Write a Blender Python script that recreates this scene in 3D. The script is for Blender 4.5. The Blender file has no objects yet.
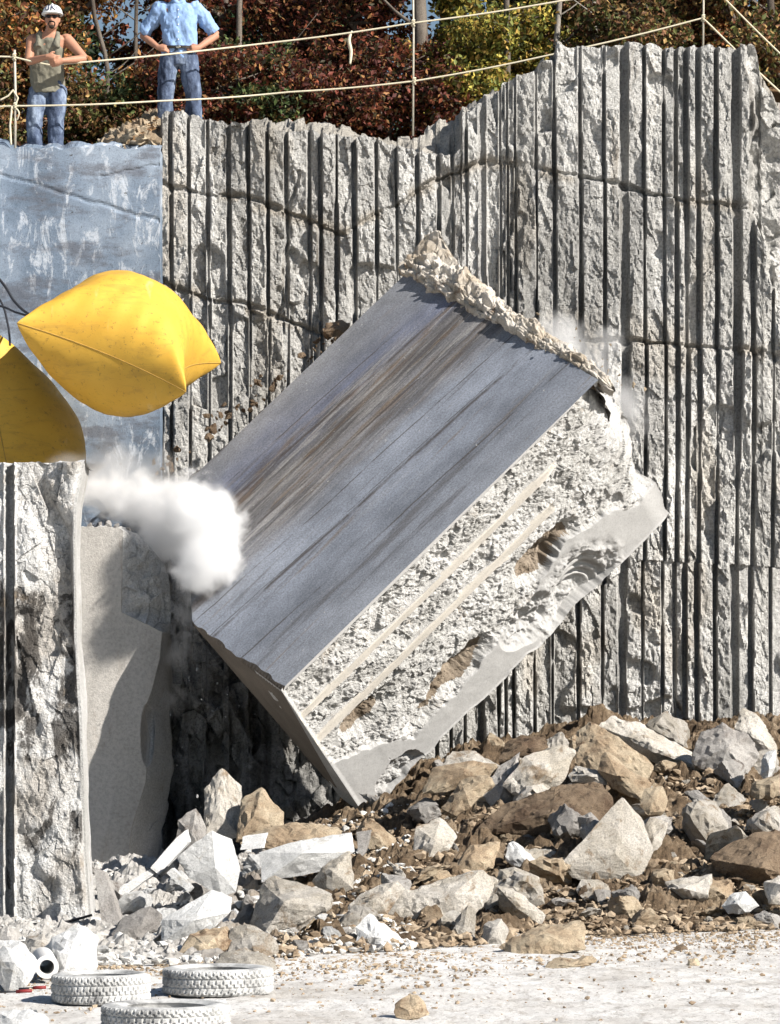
import bpy, bmesh, math, random
import numpy as np
from mathutils import Vector, Matrix
random.seed(7)
R = math.radians
F, CH = 3510.0, 2.0            # focal length in picture widths/780, camera height (m)
# ------------------------------------------------------------------ camera
scene = bpy.context.scene
C = scene.collection
cam = bpy.data.cameras.new('camera'); camo = bpy.data.objects.new('camera', cam); C.objects.link(camo)
cam.sensor_fit = 'HORIZONTAL'; cam.sensor_width = 36; cam.lens = F/780*36
cam.shift_y = 193/780; cam.clip_end = 2000
camo.location = (0, 0, CH); camo.rotation_euler = (R(90), 0, 0)
scene.camera = camo
# ------------------------------------------------------------------ light
SUN = Vector((.70, -.44, .56)).normalized()
w = bpy.data.worlds.new('World'); scene.world = w; w.use_nodes = True
nt = w.node_tree; bg = nt.nodes['Background']
sky = nt.nodes.new('ShaderNodeTexSky'); sky.sky_type = 'NISHITA'; sky.sun_disc = False
sky.sun_elevation = math.asin(SUN.z); sky.sun_rotation = math.atan2(SUN.x, SUN.y)
sky.dust_density = .6; sky.air_density = 1.0
nt.links.new(sky.outputs[0], bg.inputs[0]); bg.inputs[1].default_value = .05
sl = bpy.data.lights.new('sun', 'SUN'); sl.energy = 5.0; sl.angle = R(.5); sl.color = (1, .95, .88)
so = bpy.data.objects.new('sun', sl); C.objects.link(so); so.rotation_euler = SUN.to_track_quat('Z', 'Y').to_euler()
so.location = (20, -10, 30)
vs = scene.view_settings; vs.view_transform = 'Standard'; vs.look = 'None'; vs.exposure = .80; vs.gamma = 1
cy = scene.cycles
cy.max_bounces = 14; cy.diffuse_bounces = 1; cy.volume_bounces = 12; cy.volume_step_rate = 1.0; cy.volume_max_steps = 256
cy.use_adaptive_sampling = True; cy.adaptive_threshold = .02

# ------------------------------------------------------------------ helpers
def P(px, py, Y):
    return Vector(((px-390)/F*Y, Y, CH+(705-py)/F*Y))

def _h(ix, iy, iz, seed):
    n = (ix.astype(np.int64)*374761393 + iy.astype(np.int64)*668265263 + iz.astype(np.int64)*1440662683 + seed*974711) & 0xffffffff
    n = ((n ^ (n >> 13))*1274126177) & 0xffffffff
    n = ((n ^ (n >> 16))*2246822519) & 0xffffffff
    return ((n ^ (n >> 15)) & 0xffffff)/float(0xffffff)

def vn(x, y, z, seed=0):
    x = np.asarray(x, float); y = np.asarray(y, float)+0*x; z = np.asarray(z, float)+0*x
    xi, yi, zi = np.floor(x), np.floor(y), np.floor(z)
    fx, fy, fz = x-xi, y-yi, z-zi
    s = lambda t: t*t*t*(t*(t*6-15)+10)
    fx, fy, fz = s(fx), s(fy), s(fz)
    L = lambda a, b, t: a+(b-a)*t
    c = lambda i, j, k: _h(xi+i, yi+j, zi+k, seed)
    return 2*L(L(L(c(0,0,0), c(1,0,0), fx), L(c(0,1,0), c(1,1,0), fx), fy),
               L(L(c(0,0,1), c(1,0,1), fx), L(c(0,1,1), c(1,1,1), fx), fy), fz)-1

def fbm(x, y, z, o=4, seed=0, g=.5):
    r = 0; a = 1; t = 0
    x, y, z = np.asarray(x, float), np.asarray(y, float), np.asarray(z, float)
    for i in range(o):
        r = r+a*vn(x*2.03**i+i*17.3, y*2.03**i+i*7.1, z*2.03**i, seed+i*31); t += a; a *= g
    return r/t*1.6

def cells(x, y, seed=0):
    """2-D cellular fracture facets: each cell a tilted plane"""
    x = np.asarray(x, float); y = np.asarray(y, float)
    xi, yi = np.floor(x), np.floor(y)
    best = np.full(x.shape, 9e9); val = np.zeros(x.shape)
    for dx in (-1, 0, 1):
        for dy in (-1, 0, 1):
            cx, cy_ = xi+dx, yi+dy
            px = cx+_h(cx, cy_, cx*0, seed); py = cy_+_h(cx, cy_, cx*0+1, seed)
            d = (x-px)**2+(y-py)**2
            h = _h(cx, cy_, cx*0+2, seed)*2-1
            sx = _h(cx, cy_, cx*0+3, seed)*2-1; sy = _h(cx, cy_, cx*0+4, seed)*2-1
            v = h*.6+sx*(x-px)+sy*(y-py)
            m = d < best; best = np.where(m, d, best); val = np.where(m, v, val)
    return val

def sst(a, b, x):
    t = np.clip((x-a)/(b-a), 0, 1); return t*t*(3-2*t)

def tag(o, label=None, cat=None, group=None, kind=None):
    if label: o['label'] = label
    if cat: o['category'] = cat
    if group: o['group'] = group
    if kind: o['kind'] = kind
    return o

def empty(name, loc, label, cat, group=None):
    o = bpy.data.objects.new(name, None); C.objects.link(o); o.location = loc; o.empty_display_size = .1
    return tag(o, label, cat, group)

def link(name, me, mats, parent=None, loc=None):
    o = bpy.data.objects.new(name, me); C.objects.link(o)
    for m in (mats if isinstance(mats, (list, tuple)) else [mats]):
        if m is not None: me.materials.append(m)
    if loc is not None: o.location = loc
    if parent is not None:
        o.parent = parent
        if loc is None: o.location = -parent.location   # vertices given in world space
    return o

def mesh_vf(name, v, f, smooth=False):
    """v (n,3) array, f (m,k) array"""
    me = bpy.data.meshes.new(name)
    v = np.asarray(v, np.float32); f = np.asarray(f, np.int32); k = f.shape[1]
    me.vertices.add(len(v)); me.vertices.foreach_set('co', v.ravel())
    me.loops.add(f.size); me.loops.foreach_set('vertex_index', f.ravel())
    me.polygons.add(len(f)); me.polygons.foreach_set('loop_start', np.arange(0, f.size, k, dtype=np.int32))
    me.polygons.foreach_set('loop_total', np.full(len(f), k, np.int32))
    me.polygons.foreach_set('use_smooth', np.full(len(f), smooth, bool))
    me.update(calc_edges=True); me.validate()
    return me

def gridfaces(n, m, off=0, flip=False):
    i, j = np.meshgrid(np.arange(n-1), np.arange(m-1), indexing='ij')
    a = (i*m+j).ravel()+off; b = a+1; c = a+m+1; d = a+m
    return np.stack([a, b, c, d] if not flip else [a, d, c, b], 1)

def grid_me(name, X, Y, Z, smooth=False, flip=False):
    n, m = X.shape
    return mesh_vf(name, np.stack([X.ravel(), Y.ravel(), Z.ravel()], 1), gridfaces(n, m, 0, flip), smooth)

def join_arrays(parts):
    vs_, fs_, n = [], [], 0
    for v, f in parts:
        vs_.append(v); fs_.append(np.asarray(f)+n); n += len(v)
    return np.concatenate(vs_), np.concatenate(fs_)

def set_tint(me, col):
    at_ = me.color_attributes.new('tint', 'FLOAT_COLOR', 'POINT')
    at_.data.foreach_set('color', np.concatenate([col.clip(0, 1), np.ones((len(col), 1))], 1).astype(np.float32).ravel())

def tube_arr(pts, rad, k=8, cap=True):
    pts = [Vector(p) for p in pts]; n = len(pts)
    if not isinstance(rad, (list, tuple)): rad = [rad]*n
    V = []; Fc = []
    t0 = (pts[1]-pts[0]).normalized()
    up = Vector((0, 0, 1)) if abs(t0.z) < .9 else Vector((0, 1, 0))
    a = t0.cross(up).normalized()
    for i in range(n):
        t = (pts[min(i+1, n-1)]-pts[max(i-1, 0)]).normalized()
        a = (a-t*a.dot(t)).normalized(); b = t.cross(a)
        for j in range(k):
            th = 2*math.pi*j/k
            V.append(pts[i]+(a*math.cos(th)+b*math.sin(th))*rad[i])
    for i in range(n-1):
        for j in range(k):
            Fc.append((i*k+j, i*k+(j+1) % k, (i+1)*k+(j+1) % k, (i+1)*k+j))
    if cap:
        for e in (0, n-1):
            V.append(pts[e]); c = len(V)-1
            for j in range(0, k, 2):
                q = (c, e*k+(j+2) % k, e*k+(j+1) % k, e*k+j)
                Fc.append(q if e == 0 else q[::-1])
    return np.array([tuple(v) for v in V]), np.array(Fc)

def tube(name, pts, rad, m, parent=None, k=8, smooth=True):
    v, f = tube_arr(pts, rad, k); return link(name, mesh_vf(name, v, f, smooth), m, parent)

def spline(pts, n=8):
    pts = [Vector(p) for p in pts]; out = []
    for i in range(len(pts)-1):
        p0 = pts[max(i-1, 0)]; p1 = pts[i]; p2 = pts[i+1]; p3 = pts[min(i+2, len(pts)-1)]
        for k in range(n):
            t = k/n
            out.append(.5*((2*p1)+(p2-p0)*t+(2*p0-5*p1+4*p2-p3)*t*t+(3*p1-p0-3*p2+p3)*t**3))
    out.append(pts[-1]); return out

# ------------------------------------------------------------------ materials
def newmat(name, rough=.9):
    m = bpy.data.materials.new(name); m.use_nodes = True
    t = m.node_tree; b = t.nodes['Principled BSDF']; b.inputs['Roughness'].default_value = rough
    if 'Specular IOR Level' in b.inputs: b.inputs['Specular IOR Level'].default_value = .25
    return m, t, b

def nd(t, typ, **kw):
    n = t.nodes.new(typ)
    for k, v in kw.items():
        if hasattr(n, k): setattr(n, k, v)
        else: n.inputs[k].default_value = v
    return n

def ramp(t, src, stops, interp='LINEAR'):
    r = t.nodes.new('ShaderNodeValToRGB'); t.links.new(src, r.inputs[0]); r.color_ramp.interpolation = interp
    e = r.color_ramp.elements
    while len(e) < len(stops): e.new(.5)
    for el, (p, c) in zip(e, stops):
        el.position = p; el.color = (c, c, c, 1) if isinstance(c, (int, float)) else (*c, 1)
    return r.outputs[0]

def mixc(t, fac, a, b, mode='MIX'):
    m = t.nodes.new('ShaderNodeMix'); m.data_type = 'RGBA'; m.blend_type = mode
    for s, v in ((m.inputs[0], fac), (m.inputs[6], a), (m.inputs[7], b)):
        if hasattr(v, 'is_output'): t.links.new(v, s)
        elif isinstance(v, (int, float)): s.default_value = v
        else: s.default_value = (*v, 1)
    return m.outputs[2]

def noi(t, vec, scale, detail=6, rough=.6, dist=0, col=False):
    n = t.nodes.new('ShaderNodeTexNoise'); n.inputs['Scale'].default_value = scale
    n.inputs['Detail'].default_value = detail; n.inputs['Roughness'].default_value = rough; n.inputs['Distortion'].default_value = dist
    t.links.new(vec, n.inputs['Vector']); return n.outputs[1 if col else 0]

def scaled(t, vec, s, rot=(0, 0, 0), loc=(0, 0, 0)):
    m = t.nodes.new('ShaderNodeMapping'); m.inputs['Scale'].default_value = s; m.inputs['Rotation'].default_value = rot
    m.inputs['Location'].default_value = loc
    t.links.new(vec, m.inputs[0]); return m.outputs[0]

def objvec(t, per_copy=False):
    v = t.nodes.new('ShaderNodeTexCoord').outputs['Object']
    if per_copy:
        oi = t.nodes.new('ShaderNodeObjectInfo')
        mu = nd(t, 'ShaderNodeVectorMath', operation='ADD'); mm = nd(t, 'ShaderNodeMath', operation='MULTIPLY'); mm.inputs[1].default_value = 50
        t.links.new(oi.outputs['Random'], mm.inputs[0]); t.links.new(v, mu.inputs[0]); t.links.new(mm.outputs[0], mu.inputs[1])
        return mu.outputs[0], oi.outputs['Random']
    return v

def bump(t, b, src, strength=.5, dist=.02):
    n = t.nodes.new('ShaderNodeBump'); n.inputs['Strength'].default_value = strength; n.inputs['Distance'].default_value = dist
    t.links.new(src, n.inputs['Height']); t.links.new(n.outputs[0], b.inputs['Normal'])

def rock_mat(name, light, mid, stain, s=1.0, stain_amt=.5, spk=.35, bstr=.6, per_copy=False, vert=False, dust=0, tint=False):
    m, t, b = newmat(name)
    if per_copy: v, rnd = objvec(t, True)
    else: v = objvec(t)
    vv = scaled(t, v, (1, 1, .25)) if vert else v
    n1 = noi(t, vv, 1.1*s, 8, .65, .3)
    c = ramp(t, n1, [(.40, mid), (.58, light)])
    n2 = noi(t, vv, 2.3*s, 9, .7, .5)
    k = ramp(t, n2, [(.5+.12*(1-stain_amt), 0), (.60+.12*(1-stain_amt), .85)])
    c = mixc(t, k, c, stain)
    n3 = noi(t, v, 38*s, 4, .75)
    sp = ramp(t, n3, [(.32, 1-spk), (.55, 1), (.75, 1+.12)])
    c = mixc(t, 1, c, sp, 'MULTIPLY')
    if tint:
        a = t.nodes.new('ShaderNodeAttribute'); a.attribute_name = 'tint'; k2 = mixc(t, 1, a.outputs['Color'], (1.3, 1.3, 1.3), 'MULTIPLY'); c = mixc(t, 1, c, k2, 'MULTIPLY')
    if dust:
        g = t.nodes.new('ShaderNodeNewGeometry'); sx = t.nodes.new('ShaderNodeSeparateXYZ'); t.links.new(g.outputs['Normal'], sx.inputs[0])
        ad = nd(t, 'ShaderNodeMath', operation='ADD'); t.links.new(sx.outputs[2], ad.inputs[0]); t.links.new(noi(t, v, 7*s, 6, .7), ad.inputs[1])
        c = mixc(t, ramp(t, ad.outputs[0], [(1.1, 0), (1.5, dust*.8)]), c, (.62, .58, .52))
    if per_copy:
        c = mixc(t, 1, c, ramp(t, rnd, [(0, .78), (.5, 1.0), (1, 1.2)]), 'MULTIPLY')
    t.links.new(c, b.inputs['Base Color'])
    ad = nd(t, 'ShaderNodeMath', operation='ADD'); t.links.new(noi(t, v, 14*s, 8, .7), ad.inputs[0]); t.links.new(noi(t, v, 70*s, 3, .7), ad.inputs[1])
    bump(t, b, ad.outputs[0], bstr, .03/s)
    return m

M = {}
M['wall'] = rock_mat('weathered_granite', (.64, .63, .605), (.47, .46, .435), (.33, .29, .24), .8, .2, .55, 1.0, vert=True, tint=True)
M['fresh'] = rock_mat('fresh_granite', (.66, .65, .63), (.54, .53, .505), (.40, .34, .27), 1.2, .2, .4, .9)
M['pale'] = rock_mat('pale_stone', (.65, .61, .55), (.49, .445, .375), (.28, .20, .125), 1.6, .6, .45, 1.0, per_copy=True, dust=.5)
M['white'] = rock_mat('white_stone', (.66, .66, .65), (.54, .54, .53), (.36, .33, .28), 1.6, .35, .35, .8, per_copy=True, dust=.4)
M['tan'] = rock_mat('tan_stone', (.52, .43, .31), (.36, .27, .18), (.16, .10, .06), 2.0, .6, .45, .9, per_copy=True, dust=.5)
M['brown'] = rock_mat('brown_stone', (.27, .20, .135), (.15, .10, .065), (.06, .04, .028), 2.2, .6, .5, 1.0, per_copy=True, dust=.35)
M['grey'] = rock_mat('grey_stone', (.42, .40, .375), (.29, .27, .25), (.12, .09, .07), 1.6, .5, .4, .8, per_copy=True, dust=.4)
M['crust'] = rock_mat('crust_stone', (.68, .63, .56), (.50, .43, .34), (.2, .13, .08), 2.0, .6, .4, .9)
def pillar_mat():
    m, t, b = newmat('stained_pillar_stone'); v = objvec(t)
    c = ramp(t, noi(t, v, 1.2, 8, .65, .3), [(.40, (.50, .47, .43)), (.52, (.72, .715, .70))])
    sx = t.nodes.new('ShaderNodeSeparateXYZ'); t.links.new(v, sx.inputs[0])
    belt = ramp(t, sx.outputs[2], [(0, 0), (1, 1)])
    mr = nd(t, 'ShaderNodeMapRange'); t.links.new(sx.outputs[2], mr.inputs[0]); mr.inputs[1].default_value = 0; mr.inputs[2].default_value = 4.3
    bl = ramp(t, mr.outputs[0], [(.05, 0), (.25, .35), (.40, .7), (.62, .85), (.72, .4), (.85, 0)])
    ad = nd(t, 'ShaderNodeMath', operation='MULTIPLY_ADD'); t.links.new(bl, ad.inputs[0]); ad.inputs[1].default_value = .17
    t.links.new(noi(t, scaled(t, v, (1, 1, .55)), 2.2, 9, .7, .6), ad.inputs[2])
    c = mixc(t, ramp(t, ad.outputs[0], [(.60, 0), (.64, .85), (.78, .95)]), c, (.055, .048, .042))
    br = noi(t, v, 3.1, 6, .7); c = mixc(t, ramp(t, br, [(.60, 0), (.68, .4)]), c, (.40, .31, .21))
    c = mixc(t, 1, c, ramp(t, noi(t, v, 40, 4, .8), [(.32, .5), (.55, 1), (.75, 1.1)]), 'MULTIPLY')
    t.links.new(c, b.inputs['Base Color']); a2 = nd(t, 'ShaderNodeMath', operation='ADD'); t.links.new(noi(t, v, 12, 8, .7), a2.inputs[0]); t.links.new(noi(t, v, 60, 3, .7), a2.inputs[1]); bump(t, b, a2.outputs[0], 1, .03); return m
M['pillar'] = pillar_mat()

def dirt_mat():
    m, t, b = newmat('brown_dirt'); v = objvec(t)
    c = ramp(t, noi(t, v, 2.5, 8, .7), [(.36, (.075, .05, .03)), (.5, (.17, .12, .075)), (.64, (.31, .24, .165))])
    c = mixc(t, 1, c, ramp(t, noi(t, v, 30, 4, .8), [(.3, .45), (.6, 1.15)]), 'MULTIPLY')
    # white stone dust lies over the left part of the heap
    sx = t.nodes.new('ShaderNodeSeparateXYZ'); t.links.new(v, sx.inputs[0])
    ad = nd(t, 'ShaderNodeMath', operation='ADD'); t.links.new(sx.outputs[0], ad.inputs[0])
    mm = nd(t, 'ShaderNodeMath', operation='MULTIPLY'); mm.inputs[1].default_value = 1.2; t.links.new(noi(t, v, 1.5, 7, .7), mm.inputs[0])
    t.links.new(mm.outputs[0], ad.inputs[1])
    mr = nd(t, 'ShaderNodeMapRange'); t.links.new(ad.outputs[0], mr.inputs[0]); mr.inputs[1].default_value = -1.3; mr.inputs[2].default_value = -.2
    mr.inputs[3].default_value = 1; mr.inputs[4].default_value = 0
    wc = ramp(t, noi(t, v, 9, 7, .8), [(.3, (.30, .28, .25)), (.6, (.62, .60, .57))])
    c = mixc(t, mr.outputs[0], c, wc)
    t.links.new(c, b.inputs['Base Color']); bump(t, b, noi(t, v, 45, 6, .8), 1, .03); return m
M['dirt'] = dirt_mat()

def floor_mat():
    m, t, b = newmat('chalky_quarry_floor'); v = objvec(t)
    c = ramp(t, noi(t, v, .8, 9, .7), [(.36, (.56, .53, .49)), (.5, (.74, .72, .69)), (.64, (.80, .79, .77))])
    c = mixc(t, ramp(t, noi(t, scaled(t, v, (1, .35, 1)), 9, 8, .8), [(.50, 0), (.62, .7)]), c, (.34, .30, .26))
    c = mixc(t, ramp(t, noi(t, v, 26, 3, .7), [(.6, 0), (.66, .8)]), c, (.16, .14, .12))
    t.links.new(c, b.inputs['Base Color']); bump(t, b, noi(t, v, 20, 8, .8), .8, .03); return m
M['floor'] = floor_mat()

def sawn_wall_mat():
    m, t, b = newmat('blue_grey_sawn_granite', .6); v = objvec(t)
    c = ramp(t, noi(t, v, .6, 6, .6), [(.40, (.11, .15, .205)), (.5, (.175, .225, .295)), (.62, (.28, .335, .41))])
    sc = noi(t, scaled(t, v, (2.0, 1, .7), (0, R(38), 0)), 1.9, 10, .75, 1.2)
    c = mixc(t, ramp(t, sc, [(.53, 0), (.58, .55), (.66, .85)]), c, (.60, .64, .70))
    vd = scaled(t, v, (.8, 1, 2.2), (0, R(-12), 0))
    c = mixc(t, ramp(t, noi(t, vd, 1.4, 8, .7), [(.52, 0), (.62, .65)]), c, (.10, .10, .115))
    c = mixc(t, ramp(t, noi(t, v, 9, 4, .8), [(.64, 0), (.68, .8)]), c, (.05, .045, .04))
    c = mixc(t, 1, c, ramp(t, noi(t, v, 60, 3, .8), [(.32, .6), (.5, 1)]), 'MULTIPLY')
    t.links.new(c, b.inputs['Base Color']); bump(t, b, noi(t, v, 25, 7, .7), .25, .01); return m
M['sawn'] = sawn_wall_mat()

def streak_mat():
    # object coordinates of the block: x along the saw cut, y across it
    m, t, b = newmat('streaked_sawn_granite', .55); v = objvec(t)
    sx = t.nodes.new('ShaderNodeSeparateXYZ'); t.links.new(v, sx.inputs[0])
    wp = noi(t, scaled(t, v, (.5, 1.2, 1)), 1.3, 5, .6)
    y = nd(t, 'ShaderNodeMath', operation='MULTIPLY_ADD'); t.links.new(wp, y.inputs[0]); y.inputs[1].default_value = .9
    yx = nd(t, 'ShaderNodeMath', operation='MULTIPLY_ADD'); t.links.new(sx.outputs[0], yx.inputs[0]); yx.inputs[1].default_value = .05; t.links.new(sx.outputs[1], yx.inputs[2])
    t.links.new(yx.outputs[0], y.inputs[2])
    yn = nd(t, 'ShaderNodeMapRange'); t.links.new(y.outputs[0], yn.inputs[0]); yn.inputs[1].default_value = .55; yn.inputs[2].default_value = 4.1
    c = ramp(t, yn.outputs[0], [(0, (.235, .25, .28)), (.20, (.17, .185, .215)), (.30, (.215, .235, .275)), (.45, (.235, .255, .295)), (.56, (.17, .17, .18)), (.70, (.14, .135, .135)), (.80, (.14, .155, .21)), (.88, (.175, .185, .215)), (1, (.21, .215, .225))])
    # cloudy mottling and mineral grain
    c = mixc(t, 1, c, ramp(t, noi(t, scaled(t, v, (.5, 1, 1)), 2.2, 9, .7), [(.35, .72), (.65, 1.22)]), 'MULTIPLY')
    def streak(sc, loc, rot, lo, hi, amt, colr, mask=None, det=9, ro=.72):
        nonlocal c
        n = noi(t, scaled(t, v, sc, (0, 0, R(rot)), loc), 1.0, det, ro, .15); f = ramp(t, n, [(lo, 0), (hi, amt)])
        if mask is not None:
            mm = nd(t, 'ShaderNodeMath', operation='MULTIPLY'); t.links.new(f, mm.inputs[0]); t.links.new(mask, mm.inputs[1]); f = mm.outputs[0]
        c = mixc(t, f, c, colr); return n
    belt = ramp(t, yn.outputs[0], [(.46, 0), (.56, 1), (.76, 1), (.84, 0)])
    s0 = streak((.35, 5, 5), (0, 0, 0), 1, .46, .56, .75, (.055, .05, .048), belt)
    streak((.6, 12, 12), (3, 1, 2), -1, .50, .58, .7, (.30, .29, .28), belt)
    streak((.8, 9, 9), (8, 2, 2), 1.5, .52, .60, .6, (.14, .095, .06), belt)
    streak((.22, 4.5, 4.5), (5, 5, 1), 1, .56, .63, .65, (.085, .08, .08))
    streak((.3, 7, 7), (1, 9, 4), -.7, .585, .64, .6, (.16, .12, .085))
    streak((.3, 3.2, 3.2), (7, 3, 9), .6, .57, .70, .45, (.34, .345, .36))
    for k, (yy, w_, xa) in enumerate(((.62, .010, .3), (1.18, .022, 0), (1.22, .006, 0), (1.55, .008, .2), (2.05, .014, 0), (2.62, .018, .1), (2.9, .008, 0))):
        # hair-thin saw and water marks running the length of the cut
        wob = nd(t, 'ShaderNodeMath', operation='MULTIPLY_ADD'); t.links.new(noi(t, scaled(t, v, (.6, .3, 1), (0, 0, 0), (k*3, 0, 0)), 1.2, 4, .6), wob.inputs[0]); wob.inputs[1].default_value = .10; t.links.new(yx.outputs[0], wob.inputs[2])
        df = nd(t, 'ShaderNodeMath', operation='SUBTRACT'); t.links.new(wob.outputs[0], df.inputs[0]); df.inputs[1].default_value = yy+.2
        ab = nd(t, 'ShaderNodeMath', operation='ABSOLUTE'); t.links.new(df.outputs[0], ab.inputs[0])
        mr = nd(t, 'ShaderNodeMapRange'); t.links.new(ab.outputs[0], mr.inputs[0]); mr.inputs[1].default_value = w_*.3; mr.inputs[2].default_value = w_*1.6; mr.inputs[3].default_value = 1; mr.inputs[4].default_value = 0
        g = ramp(t, noi(t, scaled(t, v, (.7, 2, 2), (0, 0, 0), (k, 4, 0)), 1.4, 5, .7), [(.40, 0), (.52, .85)])
        mm = nd(t, 'ShaderNodeMath', operation='MULTIPLY'); t.links.new(mr.outputs[0], mm.inputs[0]); t.links.new(g, mm.inputs[1])
        c = mixc(t, mm.outputs[0], c, (.06, .05, .045))
    c = mixc(t, 1, c, ramp(t, noi(t, v, 42, 5, .85), [(.34, .55), (.5, 1), (.66, 1.35)]), 'MULTIPLY')
    c = mixc(t, ramp(t, noi(t, v, 16, 3, .6), [(.70, 0), (.73, .7)]), c, (.5, .48, .45))
    t.links.new(c, b.inputs['Base Color'])
    ad = nd(t, 'ShaderNodeMath', operation='ADD'); t.links.new(s0, ad.inputs[0]); t.links.new(noi(t, v, 60, 4, .8), ad.inputs[1]); bump(t, b, ad.outputs[0], .5, .012); return m
M['streak'] = streak_mat()

def plain_stone(name, col, var=.15, bs=.3, streak=None, sp=.2):
    m, t, b = newmat(name); v = objvec(t)
    hi = tuple(min(1, x*(1+var)) for x in col); lo = tuple(x*(1-var) for x in col)
    c = ramp(t, noi(t, v if streak is None else scaled(t, v, streak), 1.5, 7, .65), [(.3, lo), (.7, hi)])
    c = mixc(t, 1, c, ramp(t, noi(t, v, 50, 3, .8), [(.32, 1-sp), (.5, 1), (.7, 1.06)]), 'MULTIPLY')
    t.links.new(c, b.inputs['Base Color']); bump(t, b, noi(t, v, 45, 6, .7), bs, .01); return m
M['band'] = plain_stone('smooth_broken_granite', (.40, .395, .385), .07, .25)
M['end'] = plain_stone('brown_grey_sawn_granite', (.17, .145, .12), .25, .35)
M['groove'] = plain_stone('beige_drill_mark', (.52, .485, .43), .12, .3)
M['hollow'] = rock_mat('brown_hollow_granite', (.36, .30, .235), (.24, .19, .14), (.12, .09, .06), 2, .5, .4, .9)  # brown follows the depth of the hollows along the band
M['slab'] = rock_mat('smooth_slab_granite', (.50, .475, .44), (.41, .385, .35), (.34, .29, .24), .7, .25, .25, .3, vert=True)
M['under'] = rock_mat('shade_dark_granite', (.12, .11, .10), (.05, .045, .04), (.03, .025, .02), 1.5, .6, .4, .9)  # underside colour darkened to deepen the shade beneath the block

def simple(name, col, rough=.7, noise=.0, ns=20, bs=0, metal=0):
    m, t, b = newmat(name, rough); v = objvec(t); b.inputs['Metallic'].default_value = metal
    c = ramp(t, noi(t, v, ns, 5, .7), [(.3, tuple(x*(1-noise) for x in col)), (.7, tuple(min(1, x*(1+noise)) for x in col))])
    t.links.new(c, b.inputs['Base Color'])
    if bs: bump(t, b, noi(t, v, ns*2, 5, .7), bs, .01)
    return m
M['rope'] = simple('cream_rope', (.62, .56, .42), .9, .2, 60)
M['post'] = simple('pale_metal_rod', (.50, .46, .38), .6, .25, 20)
M['hose'] = simple('dark_rubber_hose', (.03, .03, .035), .5, .2)
M['skin'] = simple('warm_skin', (.42, .215, .14), .55, .1, 12)  # one even skin tone with slight mottling
M['tank'] = simple('grey_olive_cotton', (.19, .18, .14), .9, .2, 14, .5)
def denim():
    m, t, b = newmat('faded_denim'); v = objvec(t)
    c = ramp(t, noi(t, scaled(t, v, (1, 1, .4)), 6, 6, .7), [(.38, (.03, .04, .07)), (.52, (.09, .12, .19)), (.68, (.27, .33, .43))])
    t.links.new(c, b.inputs['Base Color']); bump(t, b, noi(t, v, 16, 5, .6), .6, .03); return m
M['denim'] = denim()
M['shirt'] = simple('light_blue_cotton', (.25, .38, .62), .85, .2, 9, .8)
M['helmet'] = simple('white_helmet_plastic', (.82, .82, .80), .35, .03)
M['ink'] = simple('dark_ink', (.03, .04, .09), .6)
M['black'] = simple('black_plastic', (.012, .012, .014), .3)
M['hair'] = simple('dark_brown_hair', (.03, .02, .014), .8, .3, 40)
M['greyhair'] = simple('grey_brown_hair', (.20, .17, .14), .8, .3, 40)
M['leather'] = simple('dark_boot_leather', (.05, .035, .025), .6, .3)
M['belt'] = simple('black_belt_leather', (.03, .025, .02), .5, .2)
M['steel'] = simple('belt_buckle_metal', (.6, .58, .5), .3, .1, metal=1)
M['red'] = simple('red_paint', (.22, .03, .03), .5, .2)
M['pvc'] = simple('dusty_white_plastic', (.66, .65, .63), .6, .12)

def bag_mat():
    m, t, b = newmat('yellow_vinyl', .58); v = objvec(t)
    c = ramp(t, noi(t, v, 1.2, 5, .6), [(.3, (.60, .34, .045)), (.7, (.70, .42, .065))])
    d1 = noi(t, scaled(t, v, (.8, 2.5, 5)), 1.4, 9, .75, .8)
    c = mixc(t, ramp(t, d1, [(.52, 0), (.64, .45)]), c, (.40, .23, .05))
    d2 = noi(t, v, 16, 5, .8)
    c = mixc(t, ramp(t, d2, [(.58, 0), (.66, .6)]), c, (.18, .10, .04))
    d3 = noi(t, scaled(t, v, (3, .6, .6), (0, R(20), 0)), 1.6, 6, .6)
    c = mixc(t, ramp(t, d3, [(.62, 0), (.72, .35)]), c, (.85, .70, .40))
    t.links.new(c, b.inputs['Base Color']); bump(t, b, noi(t, v, 5, 5, .6), .15, .03); return m
M['bag'] = bag_mat()
M['seam'] = simple('dark_seam_tape', (.42, .25, .06), .6, .3)
def tyre_mat():
    m, t, b = newmat('dusty_tyre_rubber', .9); v = objvec(t)
    c = ramp(t, noi(t, v, 6, 7, .7), [(.36, (.20, .20, .20)), (.5, (.46, .46, .45)), (.64, (.60, .60, .59))])
    c = mixc(t, ramp(t, noi(t, v, 30, 5, .8), [(.6, 0), (.75, .7)]), c, (.12, .12, .12))
    t.links.new(c, b.inputs['Base Color']); bump(t, b, noi(t, v, 60, 5, .8), .6, .01); return m
M['tyre'] = tyre_mat()
M['bark'] = rock_mat('grey_brown_bark', (.20, .17, .14), (.10, .08, .065), (.05, .04, .03), 3, .5, .4, .8, vert=True)
M['palebark'] = rock_mat('pale_bark', (.42, .39, .34), (.25, .22, .19), (.1, .08, .06), 3, .5, .4, .6, vert=True)

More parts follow.
